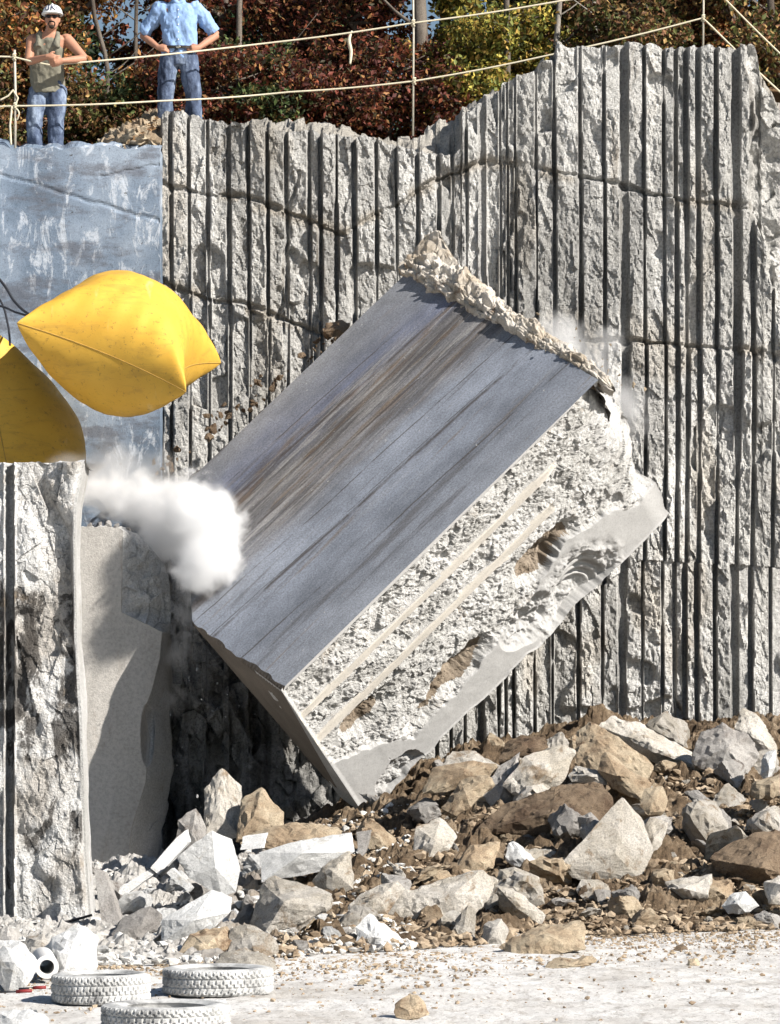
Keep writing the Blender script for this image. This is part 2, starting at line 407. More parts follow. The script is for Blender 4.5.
def leaf_mat():
    m, t, b = newmat('autumn_leaves', .6)
    a = t.nodes.new('ShaderNodeAttribute'); a.attribute_name = 'tint'
    t.links.new(a.outputs['Color'], b.inputs['Base Color'])
    tr = t.nodes.new('ShaderNodeBsdfTranslucent'); t.links.new(a.outputs['Color'], tr.inputs[0])
    mx = t.nodes.new('ShaderNodeMixShader'); mx.inputs[0].default_value = .3
    t.links.new(b.outputs[0], mx.inputs[1]); t.links.new(tr.outputs[0], mx.inputs[2])
    t.links.new(mx.outputs[0], t.nodes['Material Output'].inputs[0]); return m
M['leaf'] = leaf_mat()

# ================================================================== GROUND
def front_Y(x):            # where the rubble heap begins, by x at about 29 m
    return np.interp(x, [-3.4, -1.5, -.4, .6, 1.6, 3.4], [26.6, 27.0, 28.2, 28.9, 30.4, 31.2])
def mound_z(x, Y):
    x = np.asarray(x, float); Y = np.asarray(Y, float)+0*x
    crest = np.interp(x, [-4.5, -2.2, -1.0, -.2, 1.2, 2.6, 4.5, 7], [.05, .18, .45, .8, 1.25, 1.5, 1.5, 1.2])
    t = np.clip((Y-front_Y(x))/(41.5-front_Y(x)), 0, 1.15)
    base = crest*(t**1.05)
    n = fbm(x*.9, Y*.9, 0, 4, 5)*.16*np.clip(t*6, 0, 1)
    # the hollow between slab and block drops to the quarry floor
    hol = np.exp(-((x+2.2)/.5)**2)*sst(38, 40, Y)*.3
    return np.maximum(base+n-hol, -.03)-.03*(t <= 0)

gx = np.array([-400, -60, -20, -9, -6, *np.arange(-4.2, 4.4, .035), 6, 9, 20, 60, 400]); gy = np.array([-60, 5, 18, *np.arange(21.6, 32.4, .05), 36, 46, 60, 400])
GX, GY = np.meshgrid(gx, gy, indexing='ij')
inn = (np.abs(GX) < 4.3) & (GY > 21.5) & (GY < 33)
GZ = np.where(inn, fbm(GX*1.2, GY*.8, 0, 4, 3)*.012+fbm(GX*7, GY*5, 0, 3, 9)*.008, 0)
tag(link('ground', grid_me('ground', GX, GY, GZ, True, True), M['floor']), kind='structure')

mx_ = np.arange(-5.0, 7.2, .026); my_ = np.arange(26.2, 45.2, .045)
MX, MY = np.meshgrid(mx_, my_, indexing='ij')
MZ = mound_z(MX, MY)
amp = np.clip((MY-front_Y(MX))*1.2, 0, 1)
cl = np.abs(fbm(MX*2.2, MY*2.2, 0, 5, 11, .6))
MZ = MZ+amp*(cl*.20+fbm(MX*6, MY*6, 0, 4, 13)*.05+fbm(MX*16, MY*16, 0, 3, 14)*.022-.05)
tag(link('dirt_mound', grid_me('dirt_mound', MX, MY, MZ, False, True), M['dirt']), kind='structure')

def hit(px, py, lo=22.0, hi=44.0):
    """distance at which the ray through a picture point meets the mound or ground"""
    for Y in np.arange(lo, hi, .05):
        p = P(px, py, Y)
        if p.z <= max(0, float(mound_z(p.x, Y))): return float(Y)
    return hi

# ================================================================== PLATEAU ABOVE
def plat_z(x, Y):
    x = np.asarray(x, float)
    z = np.interp(x, [-9, -3.6, -2.95, .2, 1.0, 2.2, 4.5, 9], [8.92, 8.92, 9.31, 9.42, 9.75, 10.2, 10.2, 9.6])
    return z+fbm(x*.5, np.asarray(Y)*.5, 0, 3, 21)*.05*(np.asarray(Y) > 46)
px_ = np.array([-150, -60, -25, *np.arange(-12, 14, .12), 25, 60, 150]); py_ = np.array([*np.arange(44.9, 62, .15), 70, 90, 140, 300])
PX, PY = np.meshgrid(px_, py_, indexing='ij')
def plat_mat():
    m, t, b = newmat('leaf_strewn_soil'); v = objvec(t)
    c = ramp(t, noi(t, v, 18, 6, .8), [(.35, (.06, .035, .02)), (.5, (.20, .12, .06)), (.65, (.34, .24, .15))])
    t.links.new(c, b.inputs['Base Color']); bump(t, b, noi(t, v, 30, 6, .8), 1, .04); return m
tag(link('hilltop_ground', grid_me('hilltop', PX, np.where(PX > -3.1, np.maximum(PY, 46.3+(PY-44.9)*.001), PY), plat_z(PX, PY), False, True), plat_mat()), kind='structure')

# ================================================================== DRILLED ROCK WALL
WY = 45.0; S = WY/F
gro = [160, 171, 189, 208, 229, 249, 268, 287, 310, 321, 337, 355, 377, 397, 418, 439, 453, 467, 483, 501, 508, 516, 537, 555, 581, 605, 625, 645, 665, 677, 687, 699, 717, 737, 753, 773, 795, 815, 838, 860, 885, 905, 930]
topx = [160, 170, 205, 230, 290, 330, 360, 400, 440, 455, 461, 462, 482, 484, 500, 502, 515, 517, 536, 538, 555, 557, 590, 700, 735, 757, 761, 763, 775, 782, 800, 850, 930]
topy = [115, 112, 118, 122, 131, 133, 137, 147, 153, 157, 148, 112, 104, 97, 90, 80, 76, 74, 68, 64, 62, 43, 45, 46, 48, 41, 55, 85, 92, 104, 115, 135, 140]
pkx = [160, 225, 250, 300, 330, 345, 370, 403, 430, 457, 488, 506, 534, 557, 700, 757, 780, 930]
pky = [116, 124, 114, 111, 113, 121, 133, 132, 119, 105, 87, 77, 66, 48, 50, 45, 90, 130]
def build_wall():
    xs = np.arange(160, 931, 1.15)
    nz = 620
    t = np.linspace(0, 1, nz)
    X, T = np.meshgrid((xs-390)*S, t, indexing='ij')
    pxg = X/S+390
    jag = fbm(X*6, 0, 0, 3, 5)*.04
    ztop = CH+(705-np.interp(xs, topx, topy))*S
    Z = T*(ztop[:, None]+jag)
    pyg = 705-(Z-CH)/S
    g = np.array(gro, float)
    # warp the groove positions slightly with height, and shift at the cracks
    ck = [([160, 225, 300, 345, 400, 483, 547, 607, 647, 693, 753, 780, 930], [183, 195, 218, 232, 200, 160, 172, 182, 193, 202, 208, 214, 225]),
          ([160, 227, 251, 288, 318, 360, 640, 700, 780, 930], [280, 302, 310, 322, 331, 338, 342, 348, 355, 360]),
          ([160, 400, 520, 640, 930], [560, 580, 640, 560, 575])]
    band = np.zeros_like(X)
    for cx, cy_ in ck: band += (pyg > np.interp(pxg, cx, cy_)).astype(float)
    gw = pxg+fbm(X*0, Z*.35, 0, 2, 3)*1.5+(_h(band, band*0, band*0, 9)-.5)*3
    idx = np.clip(np.searchsorted(g, gw.ravel()).reshape(gw.shape)-1, 0, len(g)-2)
    gl, gr = g[idx], g[idx+1]
    near = np.where(gw-gl < gr-gw, idx, idx+1)
    dist = np.minimum(gw-gl, gr-gw)*S                       # metres from the nearest hole
    r0 = .020+.012*_h(near, near*0, near*0, 4)
    # some holes are wide and show as broad smooth channels
    for k in (18, 26, 33): r0 = np.where(near == k, .055, r0)
    fill_ = (_h(near, band, near*0+3, 44) > .84)*sst(-.3, .1, vn(X*0, Z*.9, near*3.3, 6))
    rr = r0*(1+.15*vn(X*3, Z*3, 0, 8))*(1-.55*fill_)
    ribw = (gr-gl)*S
    h = (_h(idx, band, idx*0, 12)-.5)*.045                  # each broken rib stands out differently
    h += vn(idx*5.1, Z*.9, 0, 17)*.05
    rough = fbm(X*4.5, 0, Z*2.2, 5, 1, .6)*.030+cells(X*5.5+Z, Z*2.0, 2)*.036+cells(X*12+Z*3, Z*6, 7)*.022+cells(X*26, Z*17+X*9, 17)*.009+fbm(X*24, 0, Z*20, 2, 6)*.006
    s = (gw-gl)/np.maximum(gr-gl, 1)
    flat = (_h(idx, band, idx*0+5, 14) > .86)*1.0*sst(-.1, .1, fbm(X*1.5, 0, Z*1.5, 3, 6)); h -= .05*flat
    tilt = (_h(idx, band, idx*0, 33)-.5)*.10*(s-.5)
    rib = .022+h+rough*(.8-.6*flat)+tilt*.8
    edge = sst(1, 1.25+.2*vn(X*9, Z*7, 0, 19), dist/rr)
    q = np.clip(dist/rr, 0, 1)
    chan = -.075*np.sqrt(1-q*q)-.012+.004*vn(X*20, Z*10, 0, 3)
    D = np.where(dist < rr, chan, chan*(1-edge)+rib*edge)
    # cracks
    for cx, cy_ in ck[:2]:
        dd = np.abs(pyg-np.interp(pxg, cx, cy_)-5*fbm(X*1.7, 0, 0, 4, 23))*S
        wd = .028*(1+.6*vn(X*4, 0, 0, 5))
        D -= .13*(1-sst(wd*.5, wd*1.7, dd))*(.55+.45*vn(X*1.3, 0, 0, 55))
    dd = np.abs(pxg-(288+(pyg-250)*-.14)-4*fbm(Z*3, 0, 0, 3, 2))*S
    D -= np.where((pyg > 170) & (pyg < 322) & (pxg < 330), .05*(1-sst(.01, .035, dd)), 0)
    # broken, unfluted rock low behind the block
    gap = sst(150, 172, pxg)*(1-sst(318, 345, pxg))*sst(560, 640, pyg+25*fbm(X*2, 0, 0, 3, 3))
    D = D*(1-gap)+gap*(fbm(X*1.2, 0, Z*.9, 6, 66, .55)*.30+cells(X*2.2+Z*.5, Z*1.4, 67)*.16+cells(X*6, Z*4, 68)*.05)
    # big missing flakes
    fl = fbm(X*.9, 0, Z*.8, 3, 77)
    D -= sst(.42, .5, fl)*.09*edge
    D += fbm(X*.35, 0, Z*.3, 2, 41)*.07
    # the lower part bulges a little; the far right steps back
    brk = sst(748, 754, pxg-.10*(pyg-100)+9*fbm(Z*2.2, 0, 0, 4, 5))*(1-sst(250, 340, pyg)); D = D*(1-brk)+brk*(-.28+fbm(X*3, 0, Z*3, 5, 51)*.10+cells(X*6, Z*6, 52)*.05)
    Y = WY-D
    tone = .90+.22*_h(idx, band, idx*0, 61)+.16*sst(325, 380, pyg)*sst(420, 520, pxg)
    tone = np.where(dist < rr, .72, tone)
    brn = np.zeros_like(X)
    for cx, cy_ in ck[:2]:
        dd = np.abs(pyg-np.interp(pxg, cx, cy_))*S; brn = np.maximum(brn, (1-sst(.0, .16, dd))*sst(-.2, .3, fbm(X*3, 0, Z*3, 3, 71)))
    brn = np.maximum(brn*.8, .5*sst(.35, .7, fbm(X*1.3, 0, Z*.6, 4, 88)))
    drk = np.maximum(gap*.45, 0)+sst(.25, .6, fbm(X*2.5, 0, Z*.5, 4, 99))*.28  # shade behind the block painted darker in the gap, plus dark streaks
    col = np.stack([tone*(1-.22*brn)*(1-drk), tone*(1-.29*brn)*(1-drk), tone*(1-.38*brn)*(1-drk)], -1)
    newr = sst(748, 756, pxg-.10*(pyg-100)+9*fbm(Z*2.2, 0, 0, 4, 5))*(1-sst(330, 420, pyg)); col = col*(1-newr[..., None])+1.3*newr[..., None]
    # cap running back to the hilltop
    rowsX, rowsY, rowsZ = [X], [Y], [Z]
    pk = CH+(705-np.interp(xs, pkx, pky))*S
    zt = Z[:, -1]; x1 = X[:, -1]
    for k, (dy, a) in enumerate([(.06, 0), (.12, .05), (.2, .2), (.3, .4), (.42, .6), (.55, .8), (.7, .95), (.85, 1), (1.0, .95), (1.2, .8), (1.5, .5), (1.9, .0), (2.3, -.5)]):
        if a >= 0: zz = zt*(1-a)+np.maximum(pk, zt-.25)*a
        else: zz = np.minimum(pk, zt)-.7
        zz = zz+cells(x1*6, x1*0+dy*5, 4)*.06*(1 if k else .3)+fbm(x1*5, dy*5, 0, 4, 8)*.07*(1 if k else .3)-.02
        if dy >= 1.5: zz = np.minimum(zz, plat_z(x1, WY+dy)+(.15 if dy < 1.8 else -.3))
        rowsX.append(x1[:, None]); rowsY.append(np.full((len(xs), 1), WY+dy)-D[:, -1:]*max(0, 1-dy*2)); rowsZ.append(zz[:, None])
    X2, Y2, Z2 = (np.concatenate(a, 1) for a in (rowsX, rowsY, rowsZ))
    me = grid_me('drilled_rock_wall', X2, Y2, Z2, False, False)
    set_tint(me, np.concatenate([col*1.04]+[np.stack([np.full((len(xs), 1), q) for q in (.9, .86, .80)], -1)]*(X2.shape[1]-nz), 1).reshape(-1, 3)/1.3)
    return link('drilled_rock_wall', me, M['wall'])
tag(build_wall(), 'tall grey granite quarry face split by rows of vertical drill grooves', 'rock wall')

# smooth sawn wall on the left
def build_sawn():
    x0, x1 = -9.5, (160-390)*44.55/F
    xs = np.arange(x0, x1+.001, .025); xs = np.append(xs, x1); zs = np.linspace(0, 1, 400)
    X, T = np.meshgrid(xs, zs, indexing='ij'); ztop = CH+(705-147)/F*44.55
    Z = T*(ztop+fbm(X*3, 0, 0, 4, 5)*.05)
    pxg = X/44.55*F+390; pyg = 705-(Z-CH)/44.55*F
    D = fbm(X*.6, 0, Z*.6, 3, 4)*.02+fbm(X*14, 0, Z*14, 3, 6)*.002
    for (a, b_), (c, d), wdt in (((0, 172), (160, 222), .02), ((100, 176), (160, 166), .006), ((-200, 120), (0, 172), .02)):
        yy = b_+(pxg-a)*(d-b_)/(c-a); dd = np.abs(pyg-yy-2.5*fbm(X*3, 0, 0, 3, int(a+20)))*44.55/F
        D -= np.where((pxg > a) & (pxg < c), .014*(1-sst(wdt*.3, wdt+.02, dd)), 0)
    Y = 44.55-D
    n = len(xs)
    top = [(np.full(n, 44.55+dy), Z[:, -1]+fbm(xs*4, dy*4, 0, 4, 3)*.05-.01+.16*sst(0, .6, dy)) for dy in (.1, .3, .6, 1.0)]
    Xa = np.concatenate([X]+[xs[:, None]]*4, 1); Ya = np.concatenate([Y]+[a[:, None] for a, _ in top], 1); Za = np.concatenate([Z]+[b_[:, None] for _, b_ in top], 1)
    v = np.stack([Xa.ravel(), Ya.ravel(), Za.ravel()], 1); f = gridfaces(*Xa.shape)
    # right return face
    m = Xa.shape[1]; edge = v[(n-1)*m:(n-1)*m+len(zs)]
    back = edge+np.array([0.0, .9, 0]); o = len(v)
    v = np.concatenate([v, edge, back]); k = len(zs)
    i = np.arange(k-1); f = np.concatenate([f, np.stack([o+i, o+i+1, o+k+i+1, o+k+i], 1)[:, ::-1]])
    return link('sawn_rock_wall', mesh_vf('sawn_rock_wall', v, f), M['sawn'])
tag(build_sawn(), 'smooth blue-grey sawn granite wall scuffed white behind the yellow airbags', 'rock wall')

# ================================================================== ROCK BUILDER
def rock_arrays(pts, edge=.06, amp=.03, seed=0, fine=.012, keepflat=False, it=5):
    bm = bmesh.new()
    for p in pts: bm.verts.new(p)
    r = bmesh.ops.convex_hull(bm, input=bm.verts)
    bmesh.ops.delete(bm, geom=[g for g in bm.verts if not g.link_faces], context='VERTS')
    bmesh.ops.triangulate(bm, faces=bm.faces)
    for _ in range(it):
        es = [e for e in bm.edges if e.calc_length() > edge*1.4]
        if not es: break
        bmesh.ops.subdivide_edges(bm, edges=es, cuts=1, use_grid_fill=True)
        bmesh.ops.triangulate(bm, faces=[f for f in bm.faces if len(f.verts) > 3])
    bmesh.ops.recalc_face_normals(bm, faces=bm.faces)
    bm.normal_update(); bm.verts.ensure_lookup_table()
    v = np.array([tuple(x.co) for x in bm.verts]); n = np.array([tuple(x.normal) for x in bm.verts])
    # blunt the sharp edges unevenly
    sh = np.array([x.calc_shell_factor() for x in bm.verts])
    f = np.array([[x.index for x in fc.verts] for fc in bm.faces])
    bm.free()
    x, y, z = v.T
    d = amp*fbm(x*2.6+seed, y*2.6, z*2.6, 5, seed, .6)+fine*cells(x*9+y*4, z*9+y*5, seed)+fine*.7*fbm(x*25, y*25, z*25, 2, seed)
    d -= np.clip(sh-1.08, 0, .5)*amp*1.2*(1+fbm(x*5, y*5, z*5, 2, seed+5))
    return v+n*d[:, None], f

def rock_from_outline(pl, Y, depth, seed, peak=.35, tilt=0):
    """convex stone whose outline from the front follows pl (picture points), with its own depth and broken facets"""
    rnd = random.Random(seed)
    cx = sum(p[0] for p in pl)/len(pl); cy_ = sum(p[1] for p in pl)/len(pl)
    pts = []
    h0 = min(p[1] for p in pl); h1 = max(p[1] for p in pl)
    for (a, b_) in pl:
        t = (b_-h0)/max(1, h1-h0)                       # lower points come nearer, upper ones lie back
        yy = Y+depth*(.35-.55*t)+rnd.uniform(-.12, .12)*depth
        pts.append(P(a, b_, yy))
        pts.append(P(cx+(a-cx)*.8, cy_+(b_-cy_)*.8, yy+depth*rnd.uniform(.45, .75)))
    for k in range(2):
        i = rnd.randrange(len(pl)); j = (i+len(pl)//2) % len(pl); t = rnd.uniform(.35, .65)
        a = pl[i][0]*t+pl[j][0]*(1-t); b_ = pl[i][1]*t+pl[j][1]*(1-t)
        pts.append(P(a*.6+cx*.4, b_*.6+cy_*.4, Y-depth*rnd.uniform(.1, peak)))
    return pts

def stone(name, pl, mat, label, cat='rock', Y=None, depth=None, base=None, group=None, amp=.03, edge=.05, seed=None, fine=.012, peak=.35):
    xs = [p[0] for p in pl]; ys = [p[1] for p in pl]
    if Y is None: Y = hit(sum(xs)/len(xs), max(ys)-2)
    if name == 'boulder' and Y < 41 and max(ys) > 770: Y = min(Y, hit(sum(xs)/len(xs), max(ys)-3)+.12)
    if depth is None: depth = min((max(xs)-min(xs)), 1.6*(max(ys)-min(ys)))*.8*Y/F
    seed = seed if seed is not None else int(xs[0]*7+ys[0]*3) % 997
    v, f = rock_arrays(rock_from_outline(pl, Y, depth, seed, peak), edge, amp, seed, fine)
    c = v.mean(0); c[2] = v[:, 2].min()
    me = mesh_vf(name, v-c, f)
    return tag(link(name, me, M[mat], loc=tuple(c)), label, cat, group)

# ================================================================== THE FALLING BLOCK
U = Vector((-303, -109, -300)); V = Vector((178, -173, -117)); W = Vector((72, 163, -132))
A_ = Vector((.69845, .19158, .68954)); B_ = Vector((-.62078, .64159, .45054)); C_ = -A_.cross(B_)
OC = P(281, 690, 39.3)           # lower front corner of the sawn face
LA, LB, LC = 5.17, 3.44, 2.62
blk = bpy.data.objects.new('granite_block', None); C.objects.link(blk)
mat_b = Matrix((A_, B_, C_)).transposed().to_4x4(); mat_b.translation = OC
blk.matrix_world = mat_b
tag(blk, 'huge granite block toppling over, streaked blue sawn side up, in front of the drilled face', 'stone block')
def lk(name, me, mats):
    o = bpy.data.objects.new(name, me); C.objects.link(o)
    for m in mats: me.materials.append(m)
    o.parent = blk; return o
flipb = A_.cross(B_).dot(C_) < 0
def build_block():
    parts = []; mats = []
    bm = bmesh.new()
    L, Bw, H = LA, LB, LC
    pts = [(0, 0, 0), (0, 1.7, 0), (L*.26, Bw, 0), (L, Bw, 0), (L, 0, 0), (0, .40, H), (L*.97, .35, H), (L, Bw*.9, H*.42), (L*.6, Bw, H*.45), (L*.35, Bw*.45, H*.98)]
    for p in pts: bm.verts.new(p)
    bmesh.ops.convex_hull(bm, input=bm.verts)
    bmesh.ops.recalc_face_normals(bm, faces=bm.faces); bm.normal_update()
    front = [f for f in bm.faces if f.normal.y < -.8]
    bmesh.ops.delete(bm, geom=front, context='FACES')
    bmesh.ops.triangulate(bm, faces=bm.faces)
    for _ in range(6):
        es = [e for e in bm.edges if e.calc_length() > .09]
        if not es: break
        bmesh.ops.subdivide_edges(bm, edges=es, cuts=1, use_grid_fill=True)
        bmesh.ops.triangulate(bm, faces=[f for f in bm.faces if len(f.verts) > 3])
    bm.normal_update()
    v = np.array([tuple(x.co) for x in bm.verts]); n = np.array([tuple(x.normal) for x in bm.verts])
    f = np.array([[x.index for x in fc.verts] for fc in bm.faces])
    top = v[:, 2] < 1e-4; end = v[:, 0] < 1e-4; fr = v[:, 1] < 1e-4
    x, y, z = v.T
    amp = np.where(top | fr, 0, np.where(end, .004, .10))
    d = amp*fbm(x*2, y*2, z*2, 5, 3, .6)+np.where(amp > .05, .03, 0)*cells(x*6+y*3, z*6+y*2, 4)
    far = (x > L-1e-3) & ~top & ~fr
    d += np.where(far, .10*np.sin(np.clip(z/H, 0, 1)*math.pi), 0)
    v2 = v+n*d[:, None]
    # chipped lower edge of the sawn face
    e2 = top & end
    v2[:, 0] += np.where(e2, .10*np.abs(fbm(y*2, 0, 0, 3, 4)), 0)
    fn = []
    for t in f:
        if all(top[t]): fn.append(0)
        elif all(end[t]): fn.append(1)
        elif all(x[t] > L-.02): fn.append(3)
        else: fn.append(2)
    bm.free()
    # bowl-shaped front grid
    na, nc = 430, 230
    aa = np.linspace(0, L, na); cc = np.linspace(0, H, nc)
    Aa, Cc = np.meshgrid(aa, cc, indexing='ij'); k = Cc/H; u = Aa/L
    bound = np.interp(u, [0, .08, .2, .42, .62, .7, .76, .85, .93, 1], [.56, .66, .86, .80, .74, .66, .62, .66, .78, .80])+.02*fbm(Aa*3, 0, 0, 3, 3)
    isr = 1-sst(-.010, .010, k-bound-.012*fbm(Aa*8, Cc*8, 0, 3, 44))
    rough = fbm(Aa*2.2, Cc*3.0, 0, 5, 5, .55)*.036+cells(Aa*3.4+Cc*2, Cc*5-Aa, 8)*.030+cells(Aa*9+Cc*4, Cc*10, 9)*.018+fbm(Aa*25, Cc*25, 0, 2, 3)*.010
    Dp = np.zeros_like(Aa)+.055; grv = np.zeros_like(Aa)
    # three drill half-channels along the block
    for kk, rad in ((.0, .055), (.225, .038), (.407, .044)):
        dist = np.abs(Cc-kk*H-.01*np.sin(Aa)); ln = 1-sst(.90-.12*(kk > 0)-.05*(kk > .3), .96-.12*(kk > 0)-.05*(kk > .3), u)
        q = np.clip(dist/rad, 0, 1)
        ch = (.085 if kk > 0 else .02)*np.sqrt(1-q*q)*ln; grv = np.maximum(grv, (dist < rad*1.25)*(ln > .3)*(1.0 if kk > 0 else 2.0))
        mask = (1-sst(rad*1.1, rad*1.9, dist))*ln
        rough = rough*(1-mask)-(ch*0)
        Dp = Dp*(1-mask*.6)+ch
    rec = np.clip(Dp-rough*1.0, -.05, .6)
    # hollow overhangs along the band
    def bowl(ua, kc, ra, rk): return np.clip(1-((u-ua)/ra)**2-((k-kc)/rk)**2, 0, 1)
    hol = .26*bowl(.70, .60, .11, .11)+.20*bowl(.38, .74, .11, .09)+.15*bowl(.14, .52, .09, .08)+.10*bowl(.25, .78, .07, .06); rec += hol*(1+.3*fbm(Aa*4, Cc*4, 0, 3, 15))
    band = .015+.003*fbm(Aa*6, Cc*6, 0, 3, 2)
    r1 = np.hypot((u-.725)*L, (k-.97)*H)*(1+.10*fbm(Aa*2.5, Cc*2.5, 0, 3, 21)); fan = sst(-.05, .22, ((u-.725)*L*.75-(k-.97)*H*.65)/np.maximum(r1, .05)*.3)*sst(.16, .24, r1)
    band += .22*np.clip(1-(r1/.62)**2, 0, 1)+np.where(r1 < .6, .024*np.sign(np.sin(r1*52))*np.abs(np.sin(r1*52))**.6*(1-sst(.42, .55, r1))*fan, 0)
    band += .045*fbm(Aa*6, Cc*6, 0, 4, 12)*(1-sst(.55, .85, r1))*np.maximum(sst(.35, .55, r1), 1-fan)
    r3 = np.hypot((u-.575)*L*.75, (k-.83)*H)
    band += .12*np.clip(1-(r3/.34)**2, 0, 1)*(1+.5*fbm(Aa*9, Cc*9, 0, 3, 12))
    r2 = np.hypot((u-.12)*L, (k-1.02)*H*1.0)
    r2 = r2*(1+.25*fbm(Aa*5, Cc*5, 0, 3, 6)); band += .10*np.clip(1-(r2/.42)**2, 0, 1)**.5+.05*np.clip(1-(r2/.42)**2, 0, 1)*fbm(Aa*11, Cc*11, 0, 4, 12)
    D = rec*isr+band*(1-isr)
    # edges return to the corner lines
    eg = sst(0, .012, u)*sst(0, .012, k+.006)*(1-sst(.99, 1, k)*.7)
    D = D*eg
    # far end rounds away; lower edge chipped
    lip = sst(.74, .80, k); bul = (.24*np.sin(np.clip(k/.8, 0, 1)*math.pi)*(1-lip)+.10*lip)*sst(.9, 1, u)
    Xa = Aa+bul+sst(.97, 1, u)*.03*fbm(Cc*4, 0, 0, 4, 3); Za = Cc+sst(.85, 1, k)*(.07*fbm(Aa*1.6, 0, 0, 5, 3))*sst(0, .05, u)
    Ya = D+sst(.93, 1, u)**2*.28*(1-lip)+.05*lip*sst(.95, 1, u)
    gv = np.stack([Xa.ravel(), Ya.ravel(), Za.ravel()], 1); gf = gridfaces(na, nc, 0, True)
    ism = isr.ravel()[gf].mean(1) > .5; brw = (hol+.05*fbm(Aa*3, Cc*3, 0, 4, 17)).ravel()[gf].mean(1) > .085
    # skirts close the grid against the hull
    per = np.concatenate([np.arange(nc), np.arange(na)*nc+nc-1, (na-1)*nc+np.arange(nc-1, -1, -1)])
    sk = gv[per].copy(); sk[:, 1] += .5; sk[:, 0] -= np.where(sk[:, 0] > L-.05, .1, 0); sk[:, 2] -= np.where(sk[:, 2] > H*.9, .04, 0)
    o = len(gv); gv = np.concatenate([gv, sk]); i = np.arange(len(per)-1)
    sf = np.stack([per[i], per[i+1], o+i+1, o+i], 1)
    # one mesh: hull triangles become degenerate-free quads list via separate polygons
    me = bpy.data.meshes.new('block_body')
    allv = np.concatenate([v2, gv]); q = np.concatenate([gf, sf])+len(v2)
    polys = [tuple(int(a) for a in t) for t in f]+[tuple(int(a) for a in t) for t in q]
    me.from_pydata([tuple(map(float, p)) for p in allv], [], polys)
    gm = grv.ravel()[gf].max(1)
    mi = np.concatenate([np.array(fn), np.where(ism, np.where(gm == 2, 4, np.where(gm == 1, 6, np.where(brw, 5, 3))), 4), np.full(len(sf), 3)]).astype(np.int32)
    me.polygons.foreach_set('material_index', mi); me.update()
    b2 = bmesh.new(); b2.from_mesh(me); bmesh.ops.recalc_face_normals(b2, faces=b2.faces); b2.to_mesh(me); b2.free()
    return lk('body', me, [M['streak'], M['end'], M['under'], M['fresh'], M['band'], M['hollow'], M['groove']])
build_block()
def build_crust():
    n = 320; m = 90
    s = np.linspace(-.1, LB+.12, n); ph = np.linspace(0, 2*math.pi, m)
    Sg, Ph = np.meshgrid(s, ph, indexing='ij')
    wdt = np.interp(Sg, [-.1, .0, .5, 1.6, 2.6, LB, LB+.12], [.02, .08, .13, .17, .22, .22, .05])
    hgt = np.interp(Sg, [-.1, .0, .5, 1.6, 2.6, LB, LB+.12], [.05, .20, .30, .38, .40, .34, .1])
    Xc = LA+.02+wdt*np.cos(Ph)*1.0; Zc = .18+hgt*np.sin(Ph)*.75-.06*(Sg > 2.6)
    nn = 1+.24*fbm(Sg*2.2, np.cos(Ph)*1.2, np.sin(Ph)*1.2, 5, 8, .6)+.16*cells(Sg*9, Ph*2, 3)+.10*fbm(Sg*18, Ph*4, 0, 3, 8)
    Xc = LA+(Xc-LA)*nn+.05; Zc = .16+(Zc-.16)*nn
    Yc = Sg+.05*fbm(Sg*8, Ph, 0, 3, 9)
    return lk('broken_crust', grid_me('crust', Xc, Yc, Zc), [M['crust']])
build_crust()
def spike():
    pts = [(LA-.1, LB-.5, .05), (LA-.05, LB+.18, .0), (LA+.42, LB+.16, -.10), (LA+.56, LB+.0, -.16), (LA+.34, LB-.30, -.05), (LA+.3, LB-.7, .1), (LA+.1, LB-.1, .5), (LA+.1, LB-.6, .4), (LA-.15, LB+.1, .3)]
    v, f = rock_arrays(pts, .05, .05, 4, .02); return lk('broken_spur', mesh_vf('spur', v, f), [M['crust']])
spike()

